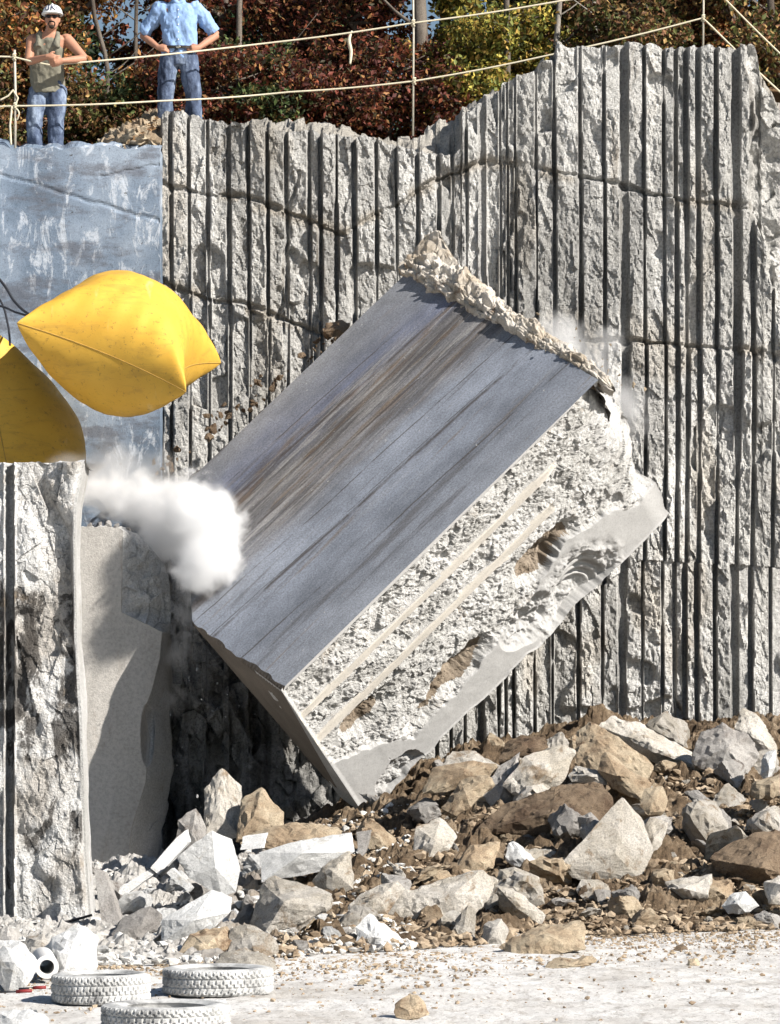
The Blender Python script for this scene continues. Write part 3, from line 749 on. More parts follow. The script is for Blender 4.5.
# ================================================================== PILLAR AND SLAB IN FRONT
def build_pillar():
    Y0 = 31.8; s = Y0/F
    n, m = 150, 520
    T = np.linspace(0, 1, m); Sx = np.linspace(0, 1, n)
    zz = np.linspace(-.02, CH+(705-462)*s, m)
    pyv = 705-(zz-CH)/s
    xr = np.interp(pyv, [455, 463, 480, 500, 540, 640, 720, 850, 930], [84, 84, 81, 77, 75, 77, 82, 86, 92])
    xl = -160
    S2, Zg = np.meshgrid(Sx, zz, indexing='ij')
    XR = np.broadcast_to(xr, S2.shape)
    # denser columns to the right: the visible part
    pxg = xl+(XR-xl)*S2**.6
    X = (pxg-390)*s; pyg = 705-(Zg-CH)/s
    D = fbm(X*2.0, 0, Zg*1.1, 5, 31, .6)*.06+cells(X*2.2+Zg*.3, Zg*.8, 5)*.045+cells(X*8+Zg*2, Zg*4, 6)*.016+cells(X*20, Zg*14, 16)*.010
    big = sst(-.1, .25, fbm(X*1.1+3, 0, Zg*.9, 4, 91)); D -= big*.07
    for gx_, rd in ((9, .045), (-45, .05), (-95, .05)):
        dist = np.abs(pxg-gx_-1.2*vn(Zg*.4, 0, 0, 3))*s; q = np.clip(dist/rd, 0, 1)
        D = np.where(dist < rd*1.5, D*sst(rd, rd*1.5, dist), D)-.16*np.sqrt(1-q*q)
    # smooth sawn sliver along the right edge
    ed = sst(.02, .06, (XR-pxg)*s); D = D*ed
    D += .10*sst(700, 900, pyg)*ed-.12*sst(800, 560, pyg)*0
    Y = Y0-D
    v = [np.stack([X.ravel(), Y.ravel(), Zg.ravel()], 1)]; f = [gridfaces(n, m)]
    o = n*m; e = v[0][(n-1)*m:n*m]
    rows = [e]
    for dy in (.25, .5, .75, 1.0, 1.25):
        r = e.copy(); r[:, 1] = Y0+dy; r[:, 0] += .012*fbm(r[:, 2]*3, dy*3, 0, 4, 3)-.05*dy; rows.append(r)
    rv = np.concatenate(rows[1:]); 
    v.append(rows[0]); v.append(rv); f.append(gridfaces(6, m, o)); o += 6*m
    # broken top running back
    top = v[0].reshape(n, m, 3)[:, -1]; tr = [top]
    for dy in (.1, .3, .6, .9, 1.25):
        r = top.copy(); r[:, 1] = Y0+dy; r[:, 2] += fbm(r[:, 0]*4, dy*4, 0, 4, 3)*.05; r[:, 0] = np.where(np.arange(n) == n-1, rows[-1][-1, 0] if dy > 1.2 else r[:, 0], r[:, 0]); tr.append(r)
    tv = np.concatenate(tr); v.append(tv); f.append(gridfaces(6, n, o, True))
    me = mesh_vf('pillar', np.concatenate(v), np.concatenate(f))
    mi = np.zeros(len(me.polygons), np.int32); edq = ((XR-pxg)*s).ravel()[gridfaces(n, m)].max(1) < .03
    mi[:len(edq)] = edq; mi[len(edq):] = 1; me.polygons.foreach_set('material_index', mi)
    bm = bmesh.new(); bm.from_mesh(me); bmesh.ops.remove_doubles(bm, verts=bm.verts, dist=.0005); bmesh.ops.recalc_face_normals(bm, faces=bm.faces); bm.to_mesh(me); bm.free()
    return link('rock_pillar', me, [M['pillar'], M['fresh']])
tag(build_pillar(), 'rough mottled rock pillar stained dark, standing at the left beside the smooth slab', 'rock pillar')
stone('broken_rock', [(44, 482), (46, 466), (60, 461), (83, 463), (82, 478), (78, 496), (66, 500), (52, 492)], 'white', 'small white broken lump crowning the stained pillar under the second airbag', Y=32.05, depth=.4)

def build_slab():
    Y0 = 41.0; s = Y0/F
    # front outline (picture points): smooth face
    left = 70
    n, m = 130, 420
    z0 = -.05; zt = CH+(705-528)*s
    zz = np.linspace(z0, zt, m); pyv = 705-(zz-CH)/s
    xr = np.interp(pyv, [528, 531, 612, 632, 658, 690, 711, 740, 781, 827, 880], [118, 123, 121, 162, 160, 152, 144, 148, 146, 132, 125])
    xo = np.interp(pyv, [528, 533, 545, 560, 575, 600, 632, 658, 711, 770, 827, 880], [124, 135, 148, 160, 167, 170, 168, 166, 165, 168, 158, 150])  # outer silhouette of the rough part
    S2, Zg = np.meshgrid(np.linspace(0, 1, n), zz, indexing='ij')
    ptsx = np.where(S2 < .6, left+(np.broadcast_to(xr, S2.shape)-left)*S2/.6, xr+(np.broadcast_to(xo, S2.shape)-xr)*(S2-.6)/.4)
    q = np.clip((S2-.6)/.4, 0, 1)
    jz = fbm(ptsx*.06, 0, 0, 3, 3)*.02*sst(.96, 1, (Zg-z0)/(zt-z0))
    up = sst(CH+(705-640)*s-.05, CH+(705-632)*s, Zg)
    rough = (fbm(ptsx*s*5, q, Zg*4, 5, 8, .6)*.07+cells(ptsx*s*7, Zg*6, 5)*.04)*np.sin(q*math.pi)**.5
    Yg = Y0+fbm(ptsx*s*.8, 0, Zg*.5, 2, 3)*.01+q*(.28+.5*(1-up))-rough*(.4+.6*up)
    # the dark hollow flake low on the slab
    hollow = np.clip(1-((ptsx-147)/6.5)**2-((705-(Zg-CH)/s-735)/32)**2, 0, 1); Yg += .25*hollow
    X = (ptsx-390)*s
    Z = Zg+jz
    v = np.stack([X.ravel(), Yg.ravel(), Z.ravel()], 1); f = gridfaces(n, m); o = n*m
    e = v[(n-1)*m:]; rows = [e]
    for dy in (.3, .6, .9):
        r = e.copy(); r[:, 1] = e[:, 1]+dy; r[:, 0] += .04*fbm(r[:, 2]*3, dy*3, 0, 4, 3)-.08*dy; rows.append(r)
    rv = np.concatenate(rows); f = np.concatenate([f, gridfaces(4, m, o)]); o += 4*m
    top = v.reshape(n, m, 3)[:, -1]; tr = [top]
    for dy in (.1, .3, .6, 1.0):
        r = top.copy(); r[:, 1] = np.maximum(Y0+dy, top[:, 1]+dy*.5); r[:, 2] += fbm(r[:, 0]*8, dy*8, 0, 4, 3)*.03; tr.append(r)
    f = np.concatenate([f, gridfaces(5, n, o, True)])
    vv = np.concatenate([v, rv, np.concatenate(tr)])
    me = mesh_vf('slab', vv, f); me.materials.append(M['slab']); me.materials.append(M['fresh'])
    mi = np.zeros(len(me.polygons), np.int32); qi = q.ravel()[gridfaces(n, m)].min(1) > 0
    mi[:len(qi)] = qi; mi[len(qi):] = 1; me.polygons.foreach_set('material_index', mi)
    bm = bmesh.new(); bm.from_mesh(me); bmesh.ops.remove_doubles(bm, verts=bm.verts, dist=.0005); bmesh.ops.recalc_face_normals(bm, faces=bm.faces); bm.to_mesh(me); bm.free()
    return link('standing_slab', me, [])
tag(build_slab(), 'upright smooth grey slab with a broken white shoulder, between pillar and dust cloud', 'stone slab')
for i, (x_, y_, w_) in enumerate([(90, 527, 7), (100, 526, 6), (108, 525, 8), (117, 528, 6), (128, 532, 7)]):
    stone('stone_chip', [(x_-w_/2, y_+2), (x_-w_/3, y_-4), (x_+w_/3, y_-5), (x_+w_/2, y_+2)], 'grey', 'dark stone chip lying on the top edge of the upright slab', Y=41.3, group='chips on top of the upright slab', edge=.04, amp=.01)

# ================================================================== RUBBLE
def S_(pl, mat, label, **k): return stone(k.pop('name', 'boulder'), pl, mat, label, k.pop('cat', 'boulder'), **k)
S_([(622,796),(562,862),(572,878),(612,886),(640,880),(655,851),(641,818)], 'pale', 'large pale grey pyramid-shaped boulder standing at the middle front of the rubble heap', Y=33.6, amp=.012, fine=.006, peak=.25, depth=.7)
S_([(474,832),(500,806),(555,786),(600,783),(614,800),(603,826),(545,838)], 'brown', 'long dark brown boulder lying across the heap above the pyramid-shaped one', Y=36.2, depth=1.0)
S_([(502,786),(525,756),(560,745),(577,750),(563,783),(520,800)], 'pale', 'pale flat-faced slab tilted against the orange-beige boulder on the heap', Y=38, depth=.35, amp=.015)
S_([(480,790),(500,765),(520,752),(516,800),(492,812)], 'grey', 'grey side of a split slab leaning left of the pale tilted slab', Y=38.2, depth=.4, amp=.015)
S_([(573,765),(577,732),(590,722),(622,740),(655,766),(648,782),(600,778)], 'tan', 'orange-beige angular boulder topping the middle of the rubble heap', Y=38.4, depth=.9)
S_([(598,770),(605,752),(650,784),(642,800),(612,790)], 'tan', 'oblong brown-beige boulder below the topmost orange one', Y=36.8, depth=.5)
S_([(566,775),(575,764),(612,772),(608,786),(570,784)], 'pale', 'low rough pale boulder under the topmost orange one', Y=36.9, depth=.4)
S_([(598,726),(612,715),(640,724),(690,752),(700,768),(662,766),(632,752)], 'pale', 'long white-topped ridge rock near the foot of the drilled face', Y=40.0, depth=.8)
S_([(690,763),(700,732),(722,724),(748,736),(760,758),(748,774),(718,778)], 'grey', 'rounded dark grey boulder near the right end of the heap crest', Y=39, depth=.8)
S_([(733,728),(742,708),(758,718),(779,745),(776,756),(750,748)], 'pale', 'pointed pale boulder sticking up behind the rounded dark grey one', Y=40.2, depth=.6)
S_([(760,775),(763,755),(775,750),(776,768),(768,785)], 'white', 'small upright white stone at the right end of the crest', Y=38, depth=.3)
S_([(708,858),(728,845),(775,829),(800,840),(806,880),(780,890),(742,884),(714,872)], 'brown', 'big rough dark brown boulder with a pale top at the right border', Y=33.4, depth=1.0)
S_([(690,892),(700,879),(735,880),(733,900),(702,906)], 'tan', 'tan block lying in front of the big dark brown boulder', Y=31.9, depth=.4)
S_([(721,906),(730,896),(745,893),(761,906),(748,915),(728,914)], 'white', 'bluish white lump by the tan block at the right of the heap front', Y=31.4, depth=.3)
S_([(764,882),(778,876),(796,880),(796,906),(768,905)], 'pale', 'squared beige stone cut by the right border of the photo', Y=31.6, depth=.4)
S_([(683,792),(698,790),(730,818),(733,828),(722,829),(700,812)], 'grey', 'narrow grey-brown slab lying slanted in the brown dirt', Y=36, depth=.35, amp=.012)
S_([(412,852),(416,827),(440,818),(458,836),(450,850),(428,860)], 'pale', 'cube-like white stone on the brown dirt right of the block tip', Y=35.1, depth=.45, amp=.015)
S_([(388,912),(402,893),(440,880),(482,869),(498,880),(490,898),(470,922),(415,924)], 'pale', 'broad flat white slab at the middle front of the rubble', Y=31.6, depth=.7, amp=.015)
S_([(452,942),(456,925),(468,903),(476,912),(473,940)], 'pale', 'narrow stone standing upright at the foot of the broad white slab', Y=29.6, depth=.2)
S_([(249,925),(262,882),(275,876),(334,893),(330,908),(292,932),(262,938)], 'pale', 'big beige boulder with a sheer left side at the lower front', Y=30.6, depth=.7, amp=.02)
S_([(259,852),(300,840),(352,832),(355,852),(318,872),(262,882)], 'white', 'bright white wedge-shaped slab with a flat top above the big beige boulder', Y=32.6, depth=.6, amp=.010, fine=.005)
S_([(312,884),(322,868),(351,850),(355,890),(332,896)], 'pale', 'speckled beige stone under the right end of the white wedge-shaped slab', Y=32.2, depth=.4)
S_([(347,908),(360,893),(398,881),(406,889),(386,913),(358,924)], 'pale', 'pale stone between the big beige boulder and the broad white slab', Y=31.2, depth=.4)
S_([(357,928),(370,914),(398,933),(410,950),(368,952),(356,942)], 'white', 'white lump at the very front edge of the rubble, middle of the photo', Y=29.2, depth=.4)
S_([(498,948),(512,936),(545,924),(580,919),(587,926),(586,950),(540,956),(512,958)], 'tan', 'long brown boulder with a beige right end resting on the white floor', Y=29.3, depth=.6)
S_([(545,967),(560,960),(592,956),(598,962),(590,967),(552,971)], 'tan', 'flat tan stone lying just in front of the long brown boulder', Y=28, depth=.25)
S_([(505,862),(507,842),(514,838),(540,864),(541,874),(528,872)], 'white', 'small white wedge left of the pyramid-shaped boulder', Y=34, depth=.3)
S_([(494,893),(500,870),(514,868),(538,878),(540,890),(515,896)], 'pale', 'pale boulder resting on the right end of the broad white slab', Y=32, depth=.4)
S_([(498,908),(497,886),(512,886),(546,915),(540,924),(515,918)], 'pale', 'pale boulder leaning below the right end of the broad white slab', Y=31, depth=.4)
S_([(480,950),(485,926),(502,918),(508,930),(503,948)], 'pale', 'rough pale stone just left of the long brown boulder', Y=29.6, depth=.3)
S_([(176,955),(190,934),(228,924),(237,940),(218,958),(190,962)], 'tan', 'flat brown rock wedged under the white split block at the left', Y=28.7, depth=.5)
S_([(228,952),(232,930),(246,926),(276,938),(280,952),(268,962),(236,962)], 'pale', 'angular beige stone at the lower left front of the rubble', Y=28.6, depth=.4)
S_([(212,968),(220,955),(244,948),(276,958),(276,970),(240,974)], 'pale', 'rounded beige stone directly behind the second tyre', Y=27.0, depth=.3)
S_([(176,858),(190,846),(212,830),(232,839),(240,868),(236,892),(222,896),(205,884),(188,878)], 'white', 'bright white split block leaning at the foot of the dark gap', Y=32.5, depth=.5, amp=.012, fine=.006)
S_([(160,944),(161,920),(178,910),(212,890),(233,897),(232,912),(205,934),(170,946)], 'white', 'white block with a grey left side below the split white block', Y=30.4, depth=.5, amp=.012, fine=.006)
S_([(113,934),(128,917),(150,906),(163,914),(158,930),(140,943),(122,944)], 'grey', 'dark grey boulder in the shade at the foot of the upright slab', Y=31, depth=.4)
S_([(114,906),(122,893),(142,889),(156,898),(150,912),(122,914)], 'white', 'small rough white rock behind the dark grey boulder at the slab foot', Y=32.5, depth=.3)
S_([(0,985),(-20,960),(0,941),(20,940),(38,962),(32,982),(8,994)], 'white', 'grey-white boulder at the lower left corner beside the pipe', Y=25.6, depth=.5)
S_([(0,945),(3,932),(14,928),(20,940),(12,948)], 'grey', 'dark pointed stone on top of the corner boulder', Y=26.4, depth=.2)
S_([(38,955),(52,938),(82,926),(96,940),(96,975),(60,982),(40,975)], 'white', 'crumbled white rock piled at the base of the pillar', Y=27.4, depth=.5, amp=.05)
S_([(20,950),(26,936),(44,932),(50,950),(40,960)], 'pale', 'small grey rock left of the crumbled white one at the pillar base', Y=27.8, depth=.25)
S_([(-6,1024),(-4,1010),(30,1006),(48,1014),(52,1030),(0,1036)], 'white', 'flat white stone on the floor at the lower left corner', Y=22.6, depth=.4)
S_([(178,1018),(183,1008),(205,998),(226,999),(227,1016),(200,1022)], 'white', 'pale grey wedge lying on the third tyre', Y=22.9, depth=.3, amp=.008)
S_([(390,1020),(391,1002),(410,995),(424,1000),(433,1017),(412,1023)], 'tan', 'single tan block lying alone on the white floor at the bottom', Y=22.35, depth=.14)
S_([(687,967),(688,959),(697,956),(700,967)], 'tan', 'small tan cube alone on the white floor right of the brown boulder', Y=26.9, depth=.08, edge=.03, amp=.01)
S_([(672,951),(676,945),(686,945),(690,951)], 'brown', 'small dark stone on the floor beyond the small tan cube', Y=28.6, depth=.1, edge=.03, amp=.01)
S_([(356,986),(360,977),(366,977),(369,985)], 'tan', 'small tan stone on the white floor right of the second tyre', Y=25.0, depth=.07, edge=.03, amp=.01)
S_([(500,762),(506,745),(520,736),(545,738),(550,750),(522,756)], 'brown', 'dark flat rock at the heap crest beside the drilled face', Y=40, depth=.5)
S_([(640,805),(645,790),(662,786),(668,800),(662,815),(648,816)], 'tan', 'tan stone right of the tip of the pyramid-shaped boulder', Y=34.5, depth=.35)
S_([(640,835),(650,818),(668,822),(662,845),(650,852)], 'pale', 'pale stone touching the right flank of the pyramid-shaped boulder', Y=34, depth=.25)
S_([(742,830),(750,818),(775,806),(790,812),(785,828),(760,832)], 'pale', 'pale boulder above the big dark brown one at the right border', Y=35.2, depth=.4)
S_([(750,796),(752,784),(790,770),(795,790),(770,800)], 'tan', 'brownish boulder at the right border below the white upright stone', Y=36.8, depth=.4)
S_([(420,795),(432,768),(470,760),(500,764),(490,778),(450,790)], 'tan', 'flat tan rock lying on the heap right of the block tip', Y=38.2, depth=.5)
S_([(440,768),(452,750),(476,752),(500,766),(470,776)], 'pale', 'flat pale rock behind the flat tan one near the block tip', Y=39.2, depth=.5)
S_([(440,812),(460,780),(492,775),(494,784),(470,808),(452,818)], 'tan', 'split tan rock beside the long dark brown boulder', Y=36.8, depth=.4)
S_([(575,890),(582,880),(598,877),(612,886),(608,902),(585,903)], 'pale', 'small pale rock under the left foot of the pyramid-shaped boulder', Y=32, depth=.25)
S_([(448,880),(470,845),(500,842),(492,868),(470,874)], 'tan', 'tan rock behind the broad flat white slab', Y=34, depth=.4)
S_([(415,885),(428,868),(448,872),(452,880),(430,890)], 'tan', 'tan lump against the back of the broad flat white slab', Y=33, depth=.3)
# low rock, then stones added to stand in for a sunlit wall patch
S_([(236,845),(245,832),(300,826),(345,830),(340,842),(270,850)], 'tan', 'low brown rock on the ground under the block tip', Y=36, depth=.6, amp=.05)

S_([(202,842),(206,790),(222,768),(240,786),(244,840)], 'pale', 'upright pale stone added as a sunlit patch low in the dark gap, left of its smaller neighbour', Y=37.5, depth=.5, amp=.03)
S_([(236,842),(240,800),(262,786),(284,812),(286,838)], 'tan', 'tan stone added to the sunlit patch low in the dark gap, right of the upright pale one', Y=37.2, depth=.5, amp=.03)
S_([(176,850),(178,820),(196,808),(206,830),(204,852)], 'grey', 'grey stone added low in the dark gap beside the standing slab', Y=37.2, depth=.4, amp=.03)
# thin broken planks of stone at the slab foot
def plank(pl, Y, dY, th, mat, label):
    """thin flat slab: four picture points, leaning back by dY from bottom to top"""
    h0 = min(p[1] for p in pl); h1 = max(p[1] for p in pl)
    pts = []
    for a, b_ in pl:
        yy = Y+dY*(h1-b_)/(h1-h0); p = P(a, b_, yy); pts += [p, p+Vector((.02, th, 0))]
    v, f = rock_arrays(pts, .05, .008, int(pl[0][0]), .003); c = v.mean(0); c[2] = v[:, 2].min()
    return tag(link('stone_plank', mesh_vf('plank', v-c, f), M[mat], loc=tuple(c)), label, 'stone slab')
plank([(93, 868), (105, 873), (118, 915), (128, 942), (116, 954), (103, 935)], 30.6, .8, .10, 'slabm' if 'slabm' in M else 'grey', 'thin grey slab leaning upright against the foot of the pillar')
plank([(118, 893), (120, 887), (150, 869), (156, 873), (124, 896)], 32.6, .3, .08, 'white', 'thin white stone strip lying slanted at the left')
plank([(150, 868), (176, 838), (186, 829), (189, 842), (158, 875)], 32.8, .4, .10, 'white', 'flat pale stone blade leaning above the thin white strip')
plank([(166, 873), (172, 868), (192, 888), (188, 893)], 32.0, .2, .08, 'white', 'short white stone sliver leaning on the split white block')
plank([(242, 836), (266, 833), (262, 848), (240, 850)], 34, .5, .1, 'white', 'small white slab left of the flat-topped white wedge')
plank([(356, 832), (370, 830), (366, 852), (357, 862)], 33.5, .3, .1, 'grey', 'grey slab edge showing right of the flat-topped white wedge')

# loose stones: copies of twelve shapes
protos = []
for i in range(14):
    rnd = random.Random(100+i); pts = []
    sx, sy, sz = rnd.uniform(.8, 1.3), rnd.uniform(.7, 1.1), rnd.uniform(.45, .8)
    for _ in range(rnd.choice([8, 9, 10, 12])):
        d = Vector((rnd.gauss(0, 1), rnd.gauss(0, 1), rnd.gauss(0, 1))).normalized()
        pts.append((d.x*sx*.5, d.y*sy*.5, d.z*sz*.5))
    v, f = rock_arrays(pts, .085, .05, i, .025); protos.append(mesh_vf('stone_shape', v, f))
placed = []
def fill(n, px0, px1, py0, py1, smin, smax, mats, label, group, seed):
    rnd = random.Random(seed); k = 0; tries = 0
    while k < n and tries < n*30:
        tries += 1
        px, py = rnd.uniform(px0, px1), rnd.uniform(py0, py1)
        Y = hit(px, py)
        p = P(px, py, Y); z = float(mound_z(p.x, Y))
        if Y >= 43 or Y < float(front_Y(p.x))+.1: continue
        s = smin+(smax-smin)*rnd.random()**2.2
        if any((p-q).length < (s+r)*.38 for q, r in placed): continue
        placed.append((p, s))
        me = protos[rnd.randrange(14)]
        mm = M[rnd.choice(mats)]
        key = (me.name, mm.name)
        if key not in cache:
            m2 = me.copy(); m2.materials.clear(); m2.materials.append(mm); cache[key] = m2
        o = bpy.data.objects.new('loose_stone', cache[key]); C.objects.link(o)
        o.location = (p.x, Y, z+s*.16); o.rotation_euler = (rnd.uniform(-.6, .6), rnd.uniform(-.6, .6), rnd.uniform(0, 6.3)); o.scale = (s, s, s)
        tag(o, label, 'stone', group); k += 1
cache = {}
fill(40, 370, 800, 740, 920, .38, .80, ['tan', 'pale', 'pale', 'grey'], 'medium boulder among the bigger ones on the brown rubble heap', 'medium boulders on the brown rubble heap', 11)
fill(24, 60, 380, 850, 940, .3, .5, ['pale', 'white', 'tan', 'grey'], 'medium pale boulder in the whitish rubble at the left', 'medium boulders in the pale rubble', 12)
fill(135, 370, 800, 735, 935, .10, .42, ['tan', 'pale', 'pale', 'tan', 'grey'], 'loose stone scattered on the brown dirt of the rubble heap', 'loose stones on the brown rubble heap', 1)
fill(50, 120, 400, 840, 958, .10, .38, ['pale', 'white', 'white', 'tan', 'grey'], 'loose pale stone among the whitish rubble left of the heap', 'loose stones in the pale rubble', 2)
fill(40, 10, 270, 920, 968, .06, .22, ['white', 'white', 'pale'], 'small white stone behind the row of dusty tyres', 'small white stones behind the tyres', 3)
fill(55, 380, 800, 880, 945, .07, .2, ['tan', 'pale', 'brown'], 'small stone along the front edge of the rubble heap', 'small stones at the heap front', 4)

def gravel(name, n, zone, smin, smax, mat, seed):
    rng = np.random.default_rng(seed)
    b3 = bmesh.new(); bmesh.ops.create_icosphere(b3, subdivisions=1, radius=1); b3.verts.ensure_lookup_table()
    ico = np.array([tuple(q.co) for q in b3.verts]); fc = np.array([[q.index for q in p.verts] for p in b3.faces]); b3.free(); kv = len(ico)
    x, Y, z = zone(rng, n)
    n = len(x); s = smin+(smax-smin)*rng.random(n)**3
    jit = (rng.uniform(.6, 1.2, (n, kv, 1))*ico[None]+rng.uniform(-.28, .28, (n, kv, 3)))*rng.uniform(.6, 1.3, (n, 1, 3))
    jit[:, :, 2] *= .65
    v = jit*s[:, None, None]+np.stack([x, Y, z+s*.3], 1)[:, None, :]
    f = fc[None]+(np.arange(n)*kv)[:, None, None]
    return tag(link(name, mesh_vf(name, v.reshape(-1, 3), f.reshape(-1, 3)), M[mat]), kind='stuff')
def z_mound(xa, xb, tmax=1):
    def zone(rng, n):
        x = rng.uniform(xa, xb, n); Y = front_Y(x)-.15+rng.random(n)**1.2*(41-front_Y(x))*tmax
        return x, Y, np.maximum(mound_z(x, Y), 0)+.02
    return zone
def z_floor(rng, n):
    x = rng.uniform(-3.6, 4.0, n); Y = front_Y(x)+.1-rng.exponential(1.6, n)
    k = Y > 21.8; return x[k], Y[k], np.zeros(k.sum())
M['tan_gravel'] = rock_mat('tan_gravel', (.44, .35, .25), (.26, .19, .125), (.10, .065, .04), 2.5, .5, .3, .4)
M['white_gravel'] = rock_mat('white_gravel', (.70, .69, .66), (.48, .46, .43), (.2, .17, .13), 2.5, .4, .3, .4)
gravel('brown_gravel', 11000, z_mound(-.9, 4.8), .010, .065, 'tan_gravel', 1)
gravel('pale_gravel', 6000, z_mound(-4, .2), .008, .06, 'white_gravel', 2)
gravel('floor_gravel', 8000, z_floor, .004, .024, 'tan_gravel', 3)

# chips thrown into the air round the block
rnd = random.Random(5)
def chips(n, gen, mat, label, group, s0, s1):
    for i in range(n):
        p = gen(); s = s0+(s1-s0)*rnd.random()**2
        me = protos[rnd.randrange(14)]; key = (me.name, M[mat].name)
        if key not in cache:
            m2 = me.copy(); m2.materials.clear(); m2.materials.append(M[mat]); cache[key] = m2
        o = bpy.data.objects.new('flying_chip', cache[key]); C.objects.link(o); o.location = p
        o.rotation_euler = (rnd.uniform(0, 6), rnd.uniform(0, 6), rnd.uniform(0, 6)); o.scale = (s, s*.8, s*.9); tag(o, label, 'stone chip', group)
def g1():
    t = rnd.random(); x = 345-t*185; y = 345+t*135
    return P(x-abs(rnd.gauss(0, 11))-1, y-abs(rnd.gauss(0, 9)), rnd.uniform(42.6, 44))
chips(70, g1, 'brown', 'dark stone chip flung up along the upper left edge of the toppling block', 'chips flying off the upper left edge of the block', .05, .17)
def g2():
    t = rnd.random(); return P(530+t*110+rnd.gauss(0, 6), 335+t*60-abs(rnd.gauss(0, 16)), rnd.uniform(40.5, 42))
chips(35, g2, 'tan', 'tiny brown chip flying in the dust above the upper right corner of the block', 'chips flying above the block corner', .02, .07)
def g3(): return P(rnd.uniform(168, 255), rnd.uniform(620, 850), rnd.uniform(40, 42))
chips(40, g3, 'white', 'tiny white chip falling in the dark gap left of the block', 'chips falling in the dark gap', .02, .06)
stone('flung_rock', [(320, 332), (326, 322), (342, 319), (352, 324), (346, 334), (330, 340)], 'brown', 'dark rock flung up at the upper left edge of the block', 'rock', Y=43, depth=.3)
stone('flung_rock', [(297, 400), (310, 385), (330, 374), (336, 382), (318, 398), (304, 408)], 'brown', 'dark elongated rock flung up left of the block edge', 'rock', Y=43, depth=.25)

# ================================================================== AIRBAGS
def pillow(name, P1, P2, P3, T, label, seed):
    """square inflated bag: three corners given, T half thickness"""
    P1, P2, P3 = map(Vector, (P1, P2, P3)); c = (P1+P3)/2; e1 = (P2-P1)/2; e2 = (P3-P2)/2
    nn = e1.cross(e2).normalized()
    if nn.z < 0: nn = -nn
    n = 90; s = np.sin(np.linspace(-math.pi/2, math.pi/2, n)); S1, T1 = np.meshgrid(s, s, indexing='ij')
    parts = []
    root = empty(name, c, label, 'airbag', 'yellow airbags')
    for sg in (1, -1):
        pr = ((1-S1**2).clip(0)*(1-T1**2).clip(0))
        h = T*pr**.42
        wr = .028*np.sin(T1*23+S1*5)*np.abs(S1)**4*pr**.3+.028*np.sin(S1*21-T1*4)*np.abs(T1)**4*pr**.3+.02*fbm(S1*2.5, T1*2.5, sg, 4, 5+seed)*pr**.3
        a = S1*(1-.24*(1-T1**2)); b_ = T1*(1-.24*(1-S1**2))
        pos = [c[i]+e1[i]*a+e2[i]*b_+nn[i]*sg*(h+wr) for i in range(3)]
        parts.append((np.stack([q.ravel() for q in pos], 1), gridfaces(n, n, 0, sg < 0)))
    v, f = join_arrays(parts); me = mesh_vf('bag', v, f, True)
    bm = bmesh.new(); bm.from_mesh(me); bmesh.ops.remove_doubles(bm, verts=bm.verts, dist=.001); bmesh.ops.recalc_face_normals(bm, faces=bm.faces); bm.to_mesh(me); bm.free()
    link('bag_skin', me, M['bag'], root)
    t = np.linspace(-1, 1, 30); ring = []
    for (fs, ft) in ((t, -1+0*t), (1+0*t, t), (-t, 1+0*t), (-1+0*t, -t)):
        for q, r in zip(fs, ft):
            ring.append(c+e1*float(q*(1-.24*(1-r**2)))+e2*float(r*(1-.24*(1-q**2))))
    rr = [ring[0]]
    for p in ring[1:]:
        if (p-rr[-1]).length > .01: rr.append(p)
    tube('seam', rr, .006, M['seam'], root, 6)
    return root
pillow('yellow_airbag', P(17, 323, 41.6), P(186, 392, 41.2), P(221, 363, 43.6), .86, 'bright yellow inflated airbag with pointed corners, whole, against the smooth wall', 1)
pillow('yellow_airbag', P(-14, 326, 43.4), P(22, 525, 42.0), P(-10, 570, 44.1), 1.22, 'yellow inflated airbag cut by the left border, shaded by the whole one above', 2)
hz = empty('air_hose', P(10, 300, 43.5), 'two thin dark hoses looping down the smooth wall to the whole yellow airbag', 'hose')
tube('hose', spline([P(-40, 240, 44.3), P(0, 280, 44.2), P(15, 302, 43.6), P(32, 315, 43), P(55, 312, 42.6), P(75, 296, 42.6)]), .018, M['hose'], hz)
tube('hose', spline([P(-40, 300, 44.3), P(0, 306, 44), P(18, 313, 43.4), P(45, 318, 42.8), P(70, 306, 42.6)]), .014, M['hose'], hz)
tube('hose', spline([P(-20, 285, 44.4), P(0, 300, 44.3), P(8, 325, 43.6), P(10, 345, 43)]), .014, M['hose'], hz)

